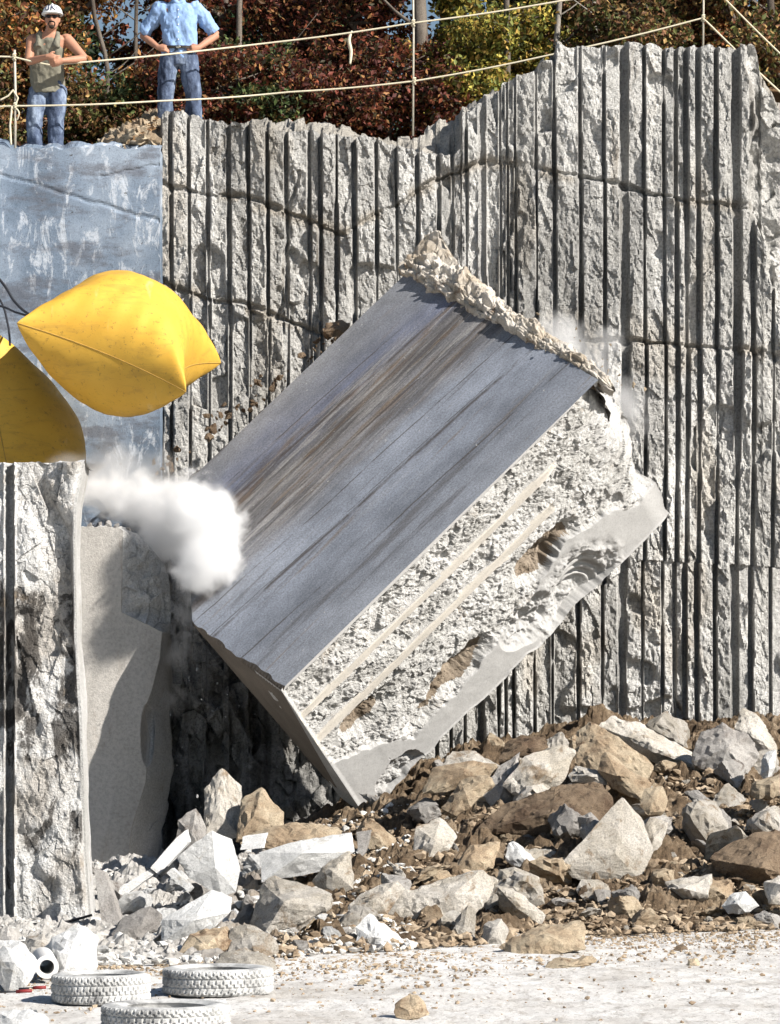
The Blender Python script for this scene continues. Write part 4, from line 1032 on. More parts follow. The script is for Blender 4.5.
# ================================================================== TYRES, PIPE, TOOLS, CABLE
def make_tyre(px, pyb, Y, Rr, wd, label, lift=0, rot=0):
    base = P(px, pyb, Y); base.z = lift
    root = empty('worn_tyre', base, label, 'tyre', 'dusty tyres on the floor'); root.rotation_euler = (0, 0, rot)
    prof = []
    hw = wd/2; ri = Rr*.62
    for t in np.linspace(0, 1, 9): prof.append((ri+(Rr*.93-ri)*t, hw*(.78+.22*math.sin(t*math.pi*.8))))     # upper sidewall
    prof += [(Rr*.975, hw*.88), (Rr, hw*.74)]
    prof += [(Rr, hw*.74-(hw*1.48)*k/14) for k in range(1, 14)]
    prof += [(Rr, -hw*.74), (Rr*.975, -hw*.88)]
    for t in np.linspace(1, 0, 9): prof.append((ri+(Rr*.93-ri)*t, -hw*(.78+.22*math.sin(t*math.pi*.8))))
    prof += [(ri+.012, -hw*.6), (ri+.03, 0), (ri+.012, hw*.6)]
    n = 288; k = len(prof); V = np.zeros((n, k, 3))
    for j, (r, z) in enumerate(prof):
        for i in range(n):
            a = 2*math.pi*i/n; rr = r
            if r >= Rr*.97:
                zz = z/hw; row = int((zz+1)*3.2); ph = i+row*3+int(abs(zz)*4)
                if ph % 6 < 2 or abs(abs(zz)-.32) < .06: rr = r-.011
            V[i, j] = (math.cos(a)*rr, math.sin(a)*rr, z+hw)
    I, J = np.meshgrid(np.arange(n), np.arange(k), indexing='ij')
    f = np.stack([I*k+J, ((I+1) % n)*k+J, ((I+1) % n)*k+(J+1) % k, I*k+(J+1) % k], -1).reshape(-1, 4)
    o = link('tyre_body', mesh_vf('tyre', V.reshape(-1, 3), f[:, ::-1]), M['tyre'], root, loc=(0, 0, 0))
    return root
make_tyre(101, 1002, 23.6, .335, .20, 'white-dusted tyre lying flat, leftmost of the two in the rear row beside the pipe', rot=.3)
make_tyre(218, 1000, 24.3, .385, .19, 'wider white-dusted tyre lying flat in front of the rounded beige stone', rot=1.1)
make_tyre(166, 1024, 21.55, .40, .17, 'white tyre lying nearest, cut off by the bottom border', rot=2)
pr = empty('plastic_pipe', P(47, 985, 25.2), 'short white plastic pipe with its dark open end facing out', 'pipe')
def ring_pipe():
    c = P(47, 967, 25.2); ax = Vector((-.15, 1, .03)).normalized(); a = ax.cross(Vector((0, 0, 1))).normalized(); b_ = a.cross(ax)
    rows = [(0, .052), (0, .085), (.6, .085), (.6, .052), (0, .052)]; k = 32; v = []
    for d, r in rows:
        for j in range(k):
            t = 2*math.pi*j/k; v.append(tuple(c+ax*d+(a*math.cos(t)+b_*math.sin(t))*r))
    f = [(i*k+j, i*k+(j+1) % k, (i+1)*k+(j+1) % k, (i+1)*k+j) for i in range(4) for j in range(k)]
    return mesh_vf('pipe', v, f, False)
link('pipe_wall', ring_pipe(), M['pvc'], pr)
for i, (a, b_, lb) in enumerate([((16, 999), (32, 998), 'red-handled dark tool lying on the floor by the corner boulder, the nearer'), ((33, 995), (46, 993), 'red-handled dark tool lying on the floor touching the first tyre, the farther')]):
    Yt = 24.2+.3*i; p0 = P(a[0], a[1], Yt); p0.z = .025; p1 = P(b_[0], b_[1], Yt); p1.z = .03
    r = empty('hand_tool', p0, lb, 'tool'); d = p1-p0
    tube('handle', [p0, p1], .012, M['red'], r, 8); tube('shaft', [p0-d*1.1, p0-d*.02], .008, M['hose'], r, 6)
tube('black_cable', spline([P(-15, 942, 31.3), P(8, 935, 31.3), P(40, 928, 31.3), P(70, 921, 31.3), P(92, 915, 31.3)]), .012, M['hose'])
tag(bpy.data.objects['black_cable'], 'thin black cable strung across the foot of the stained pillar', 'cable')

# ================================================================== ROPE FENCE
def fence():
    YF = 45.6
    root = empty('rope_fence', P(13, 145, YF), 'cream rope fence of two lines tied to thin posts along the quarry rim', 'rope fence')
    yf = lambda a: float(np.interp(a, [100, 180, 260, 560, 703], [44.72, 45.05, 45.5, 45.6, 45.7]))
    def R_(pts, r=.012):
        out = []
        for (a, b_), (c, d) in zip(pts[:-1], pts[1:]):
            for k in range(8):
                t = k/8; x = a+(c-a)*t; out.append(P(x, b_+(d-b_)*t+1.2*math.sin(math.pi*t)*min(1, (c-a)/100), yf(x)-.02))
        out.append(P(*pts[-1], yf(pts[-1][0])-.02)); tube('rope', out, r, M['rope'], root, 6)
    R_([(-60, 52), (14, 57), (50, 65), (260, 44), (413, 23), (560, 1), (700, -22)])
    R_([(-60, 106), (14, 106), (160, 101), (290, 92), (415, 81), (550, 55), (703, 18), (790, 101)])
    R_([(690, -28), (726, 0), (790, 63), (850, 120)], .011)
    R_([(0, 100), (8, 96), (13, 90), (18, 98), (15, 106)], .012)
    R_([(12, 106), (10, 125), (11, 145)], .014)
    for (a, y0, y1, r) in ((15, 50, 150, .016), (413, -60, 130, .013), (703, -40, 48, .013)):
        YF = yf(a); tube('post', [P(a, y1+6, YF), P(a+.5, (y0+y1)/2, YF), P(a-.5, y0, YF)], r, M['post'], root, 8)
    for a, b_ in ((14, 57), (15, 106), (413, 23), (414, 81), (703, 18)):
        c = P(a, b_, yf(a)-.02)
        pts = [c+Vector((math.cos(t*2.4)*.025, math.sin(t*2.4)*.025, (t-4)*.010)) for t in range(9)]
        tube('knot', spline(pts, 4), .010, M['rope'], root, 6)
    YF = yf(350); tube('rope_tail', spline([P(352, 31, YF), P(349, 40, YF-.02), P(351, 52, YF), P(350, 64, YF-.02)], 5), [.012+.012*math.sin(i/15*3.1) for i in range(16)], M['rope'], root, 6)
    YF = yf(16); tube('rope_tail', spline([P(16, 108, YF), P(19, 113, YF-.03), P(17, 120, YF)], 5), .010, M['rope'], root, 6)
fence()

# ================================================================== PEOPLE
def remeshed(name, arrays, voxel, mat, parent, smooth=2, disp=0, seed=0):
    v, f = join_arrays(arrays); me = mesh_vf(name, v, f)
    o = bpy.data.objects.new(name, me); C.objects.link(o)
    r = o.modifiers.new('r', 'REMESH'); r.mode = 'VOXEL'; r.voxel_size = voxel; r.use_smooth_shade = True
    if smooth: s = o.modifiers.new('s', 'SMOOTH'); s.iterations = smooth; s.factor = .5
    dg = bpy.context.evaluated_depsgraph_get(); dg.update(); me2 = bpy.data.meshes.new_from_object(o.evaluated_get(dg))
    if disp:
        n = len(me2.vertices); co = np.empty(n*3, np.float32); me2.vertices.foreach_get('co', co); co = co.reshape(-1, 3).astype(float)
        no = np.empty(n*3, np.float32); me2.vertices.foreach_get('normal', no); no = no.reshape(-1, 3)
        d = disp*(fbm(co[:, 0]*9, co[:, 1]*9, co[:, 2]*5, 3, seed)+.5*fbm(co[:, 0]*22, co[:, 1]*22, co[:, 2]*14, 2, seed+3))
        co += no*d[:, None]; me2.vertices.foreach_set('co', co.astype(np.float32).ravel())
    me2.materials.clear(); o.modifiers.clear(); o.data = me2; bpy.data.meshes.remove(me); me2.materials.append(mat)
    me2.polygons.foreach_set('use_smooth', np.ones(len(me2.polygons), bool))
    if parent is not None: o.parent = parent; o.location = -parent.location
    return o
def vloft(rings, k=24):
    """closed body of elliptical sections: (centre, rx, ry)"""
    V = []; Fc = []
    rings = [(Vector(c), a, b_) for c, a, b_ in rings]
    n = len(rings)
    for c, a, b_ in rings:
        for j in range(k):
            t = 2*math.pi*j/k; x, y = math.cos(t), math.sin(t)
            V.append(tuple(c+Vector((a*math.copysign(abs(x)**.85, x), b_*math.copysign(abs(y)**.85, y), 0))))
    for i in range(n-1):
        for j in range(k): Fc.append((i*k+j, i*k+(j+1) % k, (i+1)*k+(j+1) % k, (i+1)*k+j))
    for e in (0, n-1):
        V.append(tuple(rings[e][0])); c = len(V)-1
        for j in range(0, k, 2):
            q = (c, e*k+(j+2) % k, e*k+(j+1) % k, e*k+j); Fc.append(q if e == 0 else q[::-1])
    return np.array(V), np.array(Fc)
def limb(pts, rads): return tube_arr(spline(pts, 5), list(np.interp(np.linspace(0, len(pts)-1, (len(pts)-1)*5+1), range(len(pts)), rads)), 14)
def ball(c, rx, ry, rz, n=10):
    c = Vector(c); return vloft([(c+Vector((0, 0, rz*math.sin(a))), max(.002, rx*math.cos(a)), max(.002, ry*math.cos(a))) for a in np.linspace(-math.pi/2, math.pi/2, n)], 16)
def hand(wrist, d, side, curl):
    """palm + four unequal bent fingers + thumb; d = pointing direction, side = across the palm towards the thumb"""
    w_ = Vector(wrist); d = Vector(d).normalized(); side = Vector(side); side = (side-d*side.dot(d)).normalized(); nn = d.cross(side)*curl
    out = [limb([w_-d*.02, w_+d*.05, w_+d*.09], [.026, .036, .034]), limb([w_+side*.015, w_+d*.06+side*.025, w_+d*.09+side*.022], [.02, .022, .018]), limb([w_-side*.015, w_+d*.06-side*.025, w_+d*.085-side*.024], [.02, .021, .017])]
    for k, (off, ln) in enumerate(((.033, .072), (.011, .082), (-.011, .076), (-.032, .06))):
        b0 = w_+d*.075+side*off; b1 = b0+d*ln*.5+nn*ln*.12; b2 = b1+(d*.6+nn*.8)*ln*.35; b3 = b2+(d*.1+nn)*ln*.25
        out.append(limb([b0, b1, b2, b3], [.011, .0105, .0095, .008]))
    t0 = w_+d*.02+side*.03; out.append(limb([t0, t0+side*.03+d*.025+nn*.01, t0+side*.035+d*.055+nn*.02], [.014, .012, .009]))
    return out
def head_arrays(c, yaw=0, tilt=0):
    """c = centre of the skull; faces -y"""
    c = Vector(c); A = []
    rings = [(-.125, .030, .035, -.045), (-.110, .046, .055, -.035), (-.085, .060, .075, -.020), (-.05, .068, .088, -.006), (0, .075, .097, 0), (.04, .077, .100, .003), (.075, .070, .090, .006), (.105, .048, .062, .008), (.118, .015, .02, .008)]
    A.append(vloft([(c+Vector((0, oy, z)), a, b_) for z, a, b_, oy in rings], 24))
    A.append(limb([c+Vector((0, -.088, .012)), c+Vector((0, -.108, -.02)), c+Vector((0, -.118, -.035)), c+Vector((0, -.098, -.045))], [.010, .012, .016, .008]))
    A.append(limb([c+Vector((-.024, -.086, -.072)), c+Vector((0, -.098, -.070)), c+Vector((.024, -.086, -.072))], [.008, .010, .008]))
    A.append(limb([c+Vector((-.05, -.080, .03)), c+Vector((0, -.095, .028)), c+Vector((.05, -.080, .03))], [.010, .012, .010]))
    for s in (-1, 1): A.append(ball(c+Vector((s*.077, .008, -.015)), .010, .020, .032, 8))
    return A
def rot_about(o, c, eul):
    me = o.data; Mx = Matrix.Translation(c) @ eul.to_matrix().to_4x4() @ Matrix.Translation(-c); me.transform(Mx)

def man_one():
    Y = 45.0; s = Y/F; q = lambda x, y, dy=0: P(x, y, Y)+Vector((0, dy, 0))
    feet = q(47, 145); feet.z = 8.92
    root = empty('person', feet, 'man in a white hard hat, sunglasses and tank top leaning on the rope', 'person')
    zf = feet.z
    def at(x, dy, z): return Vector((feet.x+x, Y+dy, zf+z))
    hip = .88
    body = []
    # torso slightly bent forward
    tor = [(at(0, .03, .80), .10, .10), (at(0, .03, .88), .165, .115), (at(0, .01, .98), .165, .125), (at(.0, -.02, 1.08), .165, .125), (at(.01, -.05, 1.20), .175, .125), (at(.02, -.08, 1.31), .195, .12), (at(.03, -.10, 1.38), .195, .10), (at(.035, -.11, 1.43), .13, .075), (at(.04, -.12, 1.46), .07, .06)]
    body.append(vloft(tor))
    hc = at(.08, -.19, 1.60)
    body.append(limb([at(.04, -.11, 1.40), at(.055, -.14, 1.48), hc+Vector((0, .02, -.06))], [.068, .060, .058]))
    body += head_arrays(hc)
    # arms folded on the rope: elbows out, hands together
    shl, shr = at(-.155, -.09, 1.38), at(.235, -.10, 1.38)
    ell, elr = at(-.19, -.18, 1.12), at(.44, -.20, 1.15)
    wl, wr_ = at(.04, -.38, 1.14), at(.20, -.36, 1.10)
    body.append(limb([shl+Vector((.03, 0, 0)), shl, (shl+ell)/2, ell], [.055, .066, .055, .044])); body.append(limb([ell, (ell+wl)/2, wl], [.044, .041, .028]))
    body.append(limb([shr-Vector((.03, 0, 0)), shr, (shr+elr)/2, elr], [.055, .066, .056, .044])); body.append(limb([elr, (elr+wr_)/2, wr_], [.044, .042, .028]))
    body += hand(wl, (1, -.1, -.25), (0, -.3, 1), -1); body += hand(wr_, (-1, -.1, -.35), (0, -.3, 1), 1)
    legs = []
    for sx, kx in ((-.10, -.13), (.10, .10)):
        legs.append([at(sx, .03, .86), at(sx*1.05, .0, .68), at(kx, -.03, .48), at(kx, 0, .28), at(kx*1.05, .03, .08)])
        body.append(limb(legs[-1], [.085, .082, .056, .052, .038]))
        body.append(limb([at(kx*1.05, .06, .05), at(kx*1.1, -.04, .045), at(kx*1.15, -.15, .03)], [.04, .042, .03]))
    remeshed('body', body, .0075, M['skin'], root, 2)
    # tank top: shell over the torso with straps
    tt = [vloft([(at(0, .03, .80), .190, .148), (at(0, .025, .90), .185, .142), (at(0, .01, .98), .182, .14), (at(.0, -.02, 1.08), .180, .14), (at(.01, -.05, 1.20), .186, .138), (at(.018, -.075, 1.27), .190, .134), (at(.02, -.08, 1.32), .175, .132), (at(.024, -.09, 1.36), .150, .122), (at(.027, -.095, 1.385), .12, .105)])]
    for s_ in (-1, 1):
        tt.append(limb([at(.02+s_*.10, -.20, 1.28), at(.03+s_*.105, -.185, 1.38), at(.035+s_*.10, -.12, 1.445), at(.03+s_*.10, -.01, 1.36), at(.02+s_*.09, .035, 1.26)], [.04, .030, .026, .030, .04]))
    remeshed('tank_top', tt, .010, M['tank'], root, 2, .014, 3)
    jj = [vloft([(at(0, .03, .78), .155, .12), (at(0, .03, .86), .182, .135), (at(0, .025, .93), .178, .135)])]
    for L in legs: jj.append(limb(L[:-1]+[L[-1]+Vector((0, 0, -.03))], [.112, .112, .092, .086, .086]))
    remeshed('jeans', jj, .011, M['denim'], root, 2, .013, 9)
    for kx in (-.13, .10):
        remeshed('boot', [limb([at(kx*1.05, .07, .05), at(kx*1.1, -.04, .05), at(kx*1.15, -.18, .035)], [.052, .055, .042]), limb([at(kx*1.05, .03, .05), at(kx*1.05, .03, .16)], [.055, .055])], .010, M['leather'], root, 1)
    # helmet
    H = hc+Vector((0, .005, .045)); ang = np.linspace(0, math.pi/2, 12)
    v, f = vloft([(H+Vector((0, 0, -.005)), .112, .135), (H, .114, .137)]+[(H+Vector((0, 0, .105*math.sin(a))), max(.004, .110*math.cos(a)**.8), max(.004, .133*math.cos(a)**.8)) for a in ang[:-1]], 32)
    h = link('hard_hat', mesh_vf('helmet', v, f, True), M['helmet'], root)
    # brim and ridge
    bv, bf = vloft([(H+Vector((0, -.022, -.008)), .118, .165), (H+Vector((0, -.018, .004)), .116, .155)], 32)
    b1 = link('brim', mesh_vf('brim', bv, bf, True), M['helmet'], h); b1.location = (0, 0, 0)
    rg, rf = tube_arr([H+Vector((0, -.125*math.cos(a), .108*math.sin(a)+.002)) for a in np.linspace(.25, math.pi-.25, 14)], .011, 8)
    b2 = link('ridge', mesh_vf('ridge', rg, rf, True), M['helmet'], h); b2.location = (0, 0, 0)
    # painted letters on the front of the shell
    def dome(u, w_):
        a = math.asin(min(.97, w_/.105)); rx, ry = .112*math.cos(a)**.8, .136*math.cos(a)**.8
        return H+Vector((u, -ry*math.sqrt(max(0, 1-(u/rx)**2))-.004, w_))
    let = []
    for st in ([(-.052, .075), (-.066, .055), (-.066, .038), (-.055, .022)], [(-.030, .085), (-.030, .035), (-.040, .024), (-.050, .030)], [(-.044, .086), (-.018, .086)], [(-.002, .088), (-.002, .024)], [(.032, .082), (0, .055)], [(.006, .058), (.048, .020)], [(.045, .075), (.056, .050), (.052, .04)]):
        pts = [dome(*p) for p in st]; p2 = []
        for a, b_ in zip(st[:-1], st[1:]):
            for t in np.linspace(0, 1, 5)[:-1]: p2.append(dome(a[0]+(b_[0]-a[0])*t, a[1]+(b_[1]-a[1])*t))
        p2.append(dome(*st[-1])); let.append(tube_arr(p2, .0050, 6))
    lv, lf = join_arrays(let); lo = link('lettering', mesh_vf('lettering', lv, lf), M['ink'], h); lo.location = (0, 0, 0)
    # sunglasses
    g = [ball(hc+Vector((s_*.034, -.094, .004)), .030, .014, .019, 8) for s_ in (-1, 1)]
    g += [limb([hc+Vector((s_*.06, -.088, .010)), hc+Vector((s_*.082, -.03, .010)), hc+Vector((s_*.083, .02, .006))], [.006, .005, .005]) for s_ in (-1, 1)]
    g.append(limb([hc+Vector((-.06, -.095, .014)), hc+Vector((0, -.108, .014)), hc+Vector((.06, -.095, .014))], [.005, .006, .005]))
    gv, gf = join_arrays(g); link('sunglasses', mesh_vf('sunglasses', gv, gf, True), M['black'], root)
    # goatee and moustache
    gg = [limb([hc+Vector((-.030, -.092, -.056)), hc+Vector((0, -.104, -.052)), hc+Vector((.030, -.092, -.056))], [.008, .009, .008]),
          limb([hc+Vector((-.032, -.088, -.06)), hc+Vector((-.032, -.084, -.085)), hc+Vector((-.018, -.078, -.11))], [.008, .009, .010]),
          limb([hc+Vector((.032, -.088, -.06)), hc+Vector((.032, -.084, -.085)), hc+Vector((.018, -.078, -.11))], [.008, .009, .010]), ball(hc+Vector((0, -.080, -.108)), .030, .022, .024)]
    remeshed('goatee', gg, .005, M['hair'], root, 1)
    remeshed('hair', [vloft([(hc+Vector((0, .02, -.05)), .055, .075), (hc+Vector((0, .018, 0)), .080, .092), (hc+Vector((0, .012, .05)), .084, .104)])], .007, M['hair'], root, 1)
    root.scale = (1.15, 1.15, 1.15)
man_one()

def man_two():
    Y = 45.55; q = lambda x, y, dy=0: P(x, y, Y)+Vector((0, dy, 0))
    feet = q(179, 128); feet.z = 9.31
    root = empty('person', feet, 'man in a light blue shirt and jeans standing with both hands on his hips', 'person')
    zf = feet.z
    def at(x, dy, z): return Vector((feet.x+x, Y+dy, zf+z))
    z0 = .02
    body = [vloft([(at(0, 0, .86), .10, .09), (at(0, 0, .94), .155, .11), (at(0, 0, 1.04), .15, .115), (at(0, -.01, 1.18), .165, .12), (at(0, 0, 1.32), .185, .12), (at(0, .01, 1.42), .19, .10), (at(0, .015, 1.48), .13, .075), (at(0, .02, 1.51), .07, .06)])]
    hc = at(.0, -.04, 1.68)
    body.append(limb([at(0, .02, 1.44), at(0, .0, 1.54), hc+Vector((0, .02, -.06))], [.07, .062, .06])); body += head_arrays(hc)
    pts = {}
    for s_ in (-1, 1):
        sh, el, wr_ = at(s_*.195, .01, 1.43), at(s_*.40, .10, 1.17), at(s_*.22, -.10, 1.00)
        pts[s_] = (sh, el, wr_)
        body.append(limb([sh-Vector((s_*.03, 0, 0)), sh, (sh+el)/2, el], [.055, .064, .052, .042])); body.append(limb([el, (el+wr_)/2, wr_], [.042, .040, .028]))
        body += hand(wr_, (-s_*.9, -.25, -.15), (0, .6, 1), s_)
    legs = []
    for s_ in (-1, 1):
        legs.append([at(s_*.095, 0, .92), at(s_*.12, -.01, .72), at(s_*.15, -.02, .50), at(s_*.16, 0, .28), at(s_*.17, .03, .07)])
        body.append(limb(legs[-1], [.085, .082, .056, .052, .038]))
        body.append(limb([at(s_*.17, .06, .05), at(s_*.18, -.06, .045), at(s_*.19, -.16, .03)], [.04, .042, .03]))
    remeshed('body', body, .0075, M['skin'], root, 2)
    sh_ = [vloft([(at(0, 0, .88), .178, .135), (at(0, 0, .94), .182, .137), (at(0, 0, 1.04), .178, .14), (at(0, -.01, 1.18), .190, .145), (at(0, 0, 1.32), .205, .142), (at(0, .01, 1.42), .205, .118), (at(0, .015, 1.485), .14, .09), (at(0, .02, 1.515), .082, .074)])]
    for s_ in (-1, 1):
        a, e, _ = pts[s_]; sh_.append(limb([a-Vector((s_*.05, 0, 0)), a+Vector((0, 0, .005)), (a+e)/2, a+(e-a)*.82], [.070, .086, .080, .074]))
        sh_.append(limb([a+(e-a)*.78, a+(e-a)*.90], [.080, .080]))
        # collar wing
        sh_.append(limb([at(0, -.075, 1.475), at(s_*.045, -.06, 1.515), at(s_*.065, .02, 1.53)], [.016, .022, .018]))
    remeshed('shirt', sh_, .009, M['shirt'], root, 1, .018, 4)
    pk = [tube_arr([at(s_*.10, -.150, 1.335), at(s_*.10, -.150, 1.225)], .004, 6) for s_ in (-1, 1)]
    jj = [vloft([(at(0, 0, .82), .155, .115), (at(0, 0, .92), .170, .125), (at(0, 0, 1.0), .165, .122)])]
    for L in legs: jj.append(limb(L[:-1]+[L[-1]+Vector((0, 0, -.03))], [.108, .106, .090, .084, .084]))
    remeshed('jeans', jj, .011, M['denim'], root, 2, .013, 19)
    v, f = vloft([(at(0, -.002, .985), .186, .150), (at(0, -.002, 1.015), .186, .150)], 32); link('belt', mesh_vf('belt', v, f), M['belt'], root)
    v, f = ball(at(0, -.152, 1.0), .028, .010, .018, 6); link('belt_buckle', mesh_vf('buckle', v, f), M['steel'], root)
    bt = [ball(at(0, -.150+abs(z-1.2)*.04, z), .007, .005, .007, 5) for z in (1.08, 1.16, 1.24, 1.32, 1.40)]
    v, f = join_arrays(bt); link('shirt_buttons', mesh_vf('buttons', v, f), M['helmet'], root)
    for s_ in (-1, 1):
        remeshed('boot', [limb([at(s_*.17, .07, .05), at(s_*.18, -.06, .05), at(s_*.19, -.19, .035)], [.052, .055, .042]), limb([at(s_*.17, .03, .05), at(s_*.17, .03, .16)], [.055, .055])], .010, M['leather'], root, 1)
    remeshed('hair', [vloft([(hc+Vector((0, .03, -.05)), .055, .075), (hc+Vector((0, .03, 0)), .078, .085), (hc+Vector((0, .012, .06)), .084, .106), (hc+Vector((0, .012, .10)), .070, .088), (hc+Vector((0, .01, .13)), .03, .04)])], .007, M['greyhair'], root, 1)
    root.scale = (1.2, 1.2, 1.2)
    for s_ in (-1, 1):
        v, f = ball(hc+Vector((s_*.032, -.092, .008)), .013, .007, .008, 6); link('eye', mesh_vf('eye', v, f, True), M['black'], root)
man_two()

# ================================================================== TREES
def leaves_arrays(rng, centers, rad, n, size, cols, zs=1.0):
    """n leaves spread through clumps at centers"""
    ci = rng.integers(0, len(centers), n); c = np.array(centers)[ci]; r = np.array(rad)[ci]
    d = rng.normal(size=(n, 3)); d /= np.linalg.norm(d, axis=1)[:, None]
    p = c+d*(r*rng.random(n)**.45)[:, None]*np.array([1, 1, .75*zs])
    a = rng.normal(size=(n, 3)); a /= np.linalg.norm(a, axis=1)[:, None]
    b_ = np.cross(a, rng.normal(size=(n, 3))); b_ /= np.linalg.norm(b_, axis=1)[:, None]
    nn = np.cross(a, b_)
    s = size*rng.uniform(.55, 1.3, n)[:, None]
    q = np.stack([p-a*s, p-b_*s*.55+nn*s*.15, p+a*s, p+b_*s*.55+nn*s*.15], 1)
    cols = np.array(cols); k = rng.integers(0, len(cols), n); col = cols[k]*(rng.random(n)**1.5*1.7+.22)[:, None]
    return q.reshape(-1, 3), np.arange(n*4).reshape(-1, 4), np.repeat(col, 4, 0)
pal = {'red': [(.16, .045, .03), (.22, .07, .035), (.10, .035, .03), (.26, .13, .05), (.07, .06, .03)],
       'orange': [(.38, .16, .05), (.13, .14, .045), (.45, .25, .08), (.24, .09, .04), (.16, .12, .05), (.32, .12, .06)],
       'yellow': [(.42, .34, .07), (.34, .30, .06), (.20, .22, .05), (.46, .30, .08), (.12, .14, .04)],
       'green': [(.06, .09, .03), (.09, .12, .04), (.04, .06, .025), (.18, .14, .05)],
       'brown': [(.22, .11, .05), (.14, .07, .04), (.32, .21, .08), (.09, .10, .035), (.12, .13, .04)],
       'pine': [(.025, .05, .02), (.035, .065, .028), (.02, .035, .018)]}
def tree(px, Y, h, cr, kind, label, nleaf, seed, bark='bark', tr=.11, low=.15, size=.055):
    rng = np.random.default_rng(seed); rnd = random.Random(seed)
    b0 = P(px, 705, Y); b0.z = float(plat_z(b0.x, Y))-.1
    root = empty({'pine': 'pine_tree'}.get(kind, 'autumn_tree') if h > 2.6 else 'autumn_shrub', b0, label, 'tree' if h > 2.6 else 'shrub', 'trees behind the quarry rim' if h > 2.6 else 'shrubs behind the quarry rim')
    tops = []; arr = []
    pts = [b0]; 
    for i in range(1, 7): pts.append(b0+Vector((rnd.gauss(0, .05)*i, rnd.gauss(0, .05)*i, h*.92*i/6)))
    arr.append(tube_arr(spline(pts, 3), [tr*(1-.85*i/18) for i in range(19)], 8))
    cs, rs = [], []
    nb = int(8+h*3.0)
    for i in range(nb):
        t = low+(.97-low)*(i+rnd.random())/nb; k = t*6; i0 = int(k); p = pts[i0].lerp(pts[min(6, i0+1)], k-i0)
        az = rnd.uniform(0, 6.283); ln = cr*(1-.55*t)*rnd.uniform(.6, 1.15)
        if kind == 'pine': ln = cr*(1.05-t)*rnd.uniform(.7, 1.1)
        e = p+Vector((math.cos(az)*ln, math.sin(az)*ln, ln*rnd.uniform(.1, .6)))
        m_ = (p+e)/2+Vector((0, 0, -.04*ln)); arr.append(tube_arr(spline([p, m_, e], 3), [tr*.35*(1-.12*j) for j in range(7)], 5))
        for u in (.45, .7, .9, 1.0):
            q = p.lerp(e, u)+Vector((rnd.gauss(0, .14), rnd.gauss(0, .14), rnd.gauss(0, .12)))*cr*.6
            cs.append(tuple(q)); rs.append(cr*rnd.uniform(.16, .34))
            if rnd.random() < .4: arr.append(tube_arr([p.lerp(e, u*.8), q], .012, 4))
    v, f = join_arrays(arr); link('trunk', mesh_vf('trunk', v, f, True), M[bark], root)
    v, f, col = leaves_arrays(rng, cs, rs, nleaf, size, pal[kind])
    me = mesh_vf('crown', v, f); set_tint(me, col); link('crown', me, M['leaf'], root)
    return root
# front shrubs and small trees, left to right
T = [(-40, 49.5, 4.6, 1.7, 'orange', 'rust-orange tree beyond the left border behind the helmeted man'),
     (30, 50.5, 4.8, 1.5, 'brown', 'brown-leaved tree right behind the helmeted man'),
     (82, 49.8, 4.4, 1.2, 'orange', 'orange and rust tree between the two men'),
     (178, 51.5, 4.5, 1.1, 'red', 'dark red tree behind the man in the blue shirt'),
     (228, 50.2, 4.6, 1.5, 'red', 'deep red tree just right of the man in the blue shirt'),
     (300, 50.8, 4.4, 1.5, 'red', 'purple-red tree left of the hanging rope tail'),
     (360, 49.8, 3.6, 1.2, 'red', 'dense maroon tree left of the middle rope post'),
     (455, 50.0, 3.4, 1.2, 'yellow', 'yellow-green tree right of the middle rope post'),
     (515, 51.0, 3.4, 1.2, 'yellow', 'golden yellow tree above the stepped rim'),
     (590, 50.5, 4.0, 1.5, 'brown', 'brown-gold tree above the left of the high rim'),
     (660, 51.2, 4.0, 1.4, 'orange', 'orange-brown tree left of the right rope post'),
     (735, 50.3, 4.2, 1.5, 'brown', 'bronze tree right of the right rope post'),
     (810, 50.5, 3.8, 1.5, 'orange', 'orange tree at the right border above the rim')]
for i, (px, Y, h, cr, kd, lb) in enumerate(T): tree(px, Y, h, cr, kd, lb, 9500, 200+i, size=.05)
T2 = [(-70, 55, 7, 2.2, 'pine', 'dark evergreen beyond the left border'), (55, 56, 7, 2.1, 'pine', 'dark evergreen behind the brown-leaved tree'), (200, 56.5, 7, 2.0, 'green', 'dark green tree behind the deep red ones'),
      (290, 55.5, 7, 2.0, 'pine', 'dark evergreen behind the purple-red tree'), (505, 56, 7, 1.6, 'pine', 'dark evergreen behind the yellow-green tree'), (570, 57, 7, 2.0, 'green', 'dark green tree behind the golden yellow one'),
      (650, 55.5, 7, 2.0, 'pine', 'dark evergreen behind the orange-brown tree'), (745, 56.5, 7, 2.1, 'green', 'dark green tree behind the bronze one'), (850, 56, 7, 2.2, 'pine', 'dark evergreen beyond the right border'),
      (330, 60, 6, 1.6, 'green', 'thin dark green tree seen behind the dense maroon one')]
for i, (px, Y, h, cr, kd, lb) in enumerate(T2): tree(px, Y, h, cr, kd, lb, 12000, 300+i, tr=.16, low=.04, size=.075)
# low shrubs along the rim
for i, (px, kd, lb) in enumerate([(5, 'brown', 'low brown shrub at the feet of the helmeted man'), (85, 'brown', 'low rusty shrub right of the helmeted man'), (128, 'green', 'low dark green shrub left of the blue-shirted man'), (215, 'red', 'low dark red shrub right of the blue-shirted man'),
                                  (270, 'green', 'low green shrub behind the pale rock mound on the rim'), (340, 'red', 'low maroon shrub behind the right end of the rock mound'), (395, 'red', 'low red shrub at the foot of the middle post'), (480, 'yellow', 'low yellow shrub behind the sloping rim'), (640, 'brown', 'low brown shrub behind the high rim'), (780, 'brown', 'low brown shrub at the right end of the rim')]):
    tree(px, 48.3+.2*(i % 3), 1.7, 1.2, kd, lb, 6000, 400+i, tr=.04, low=.05, size=.045)
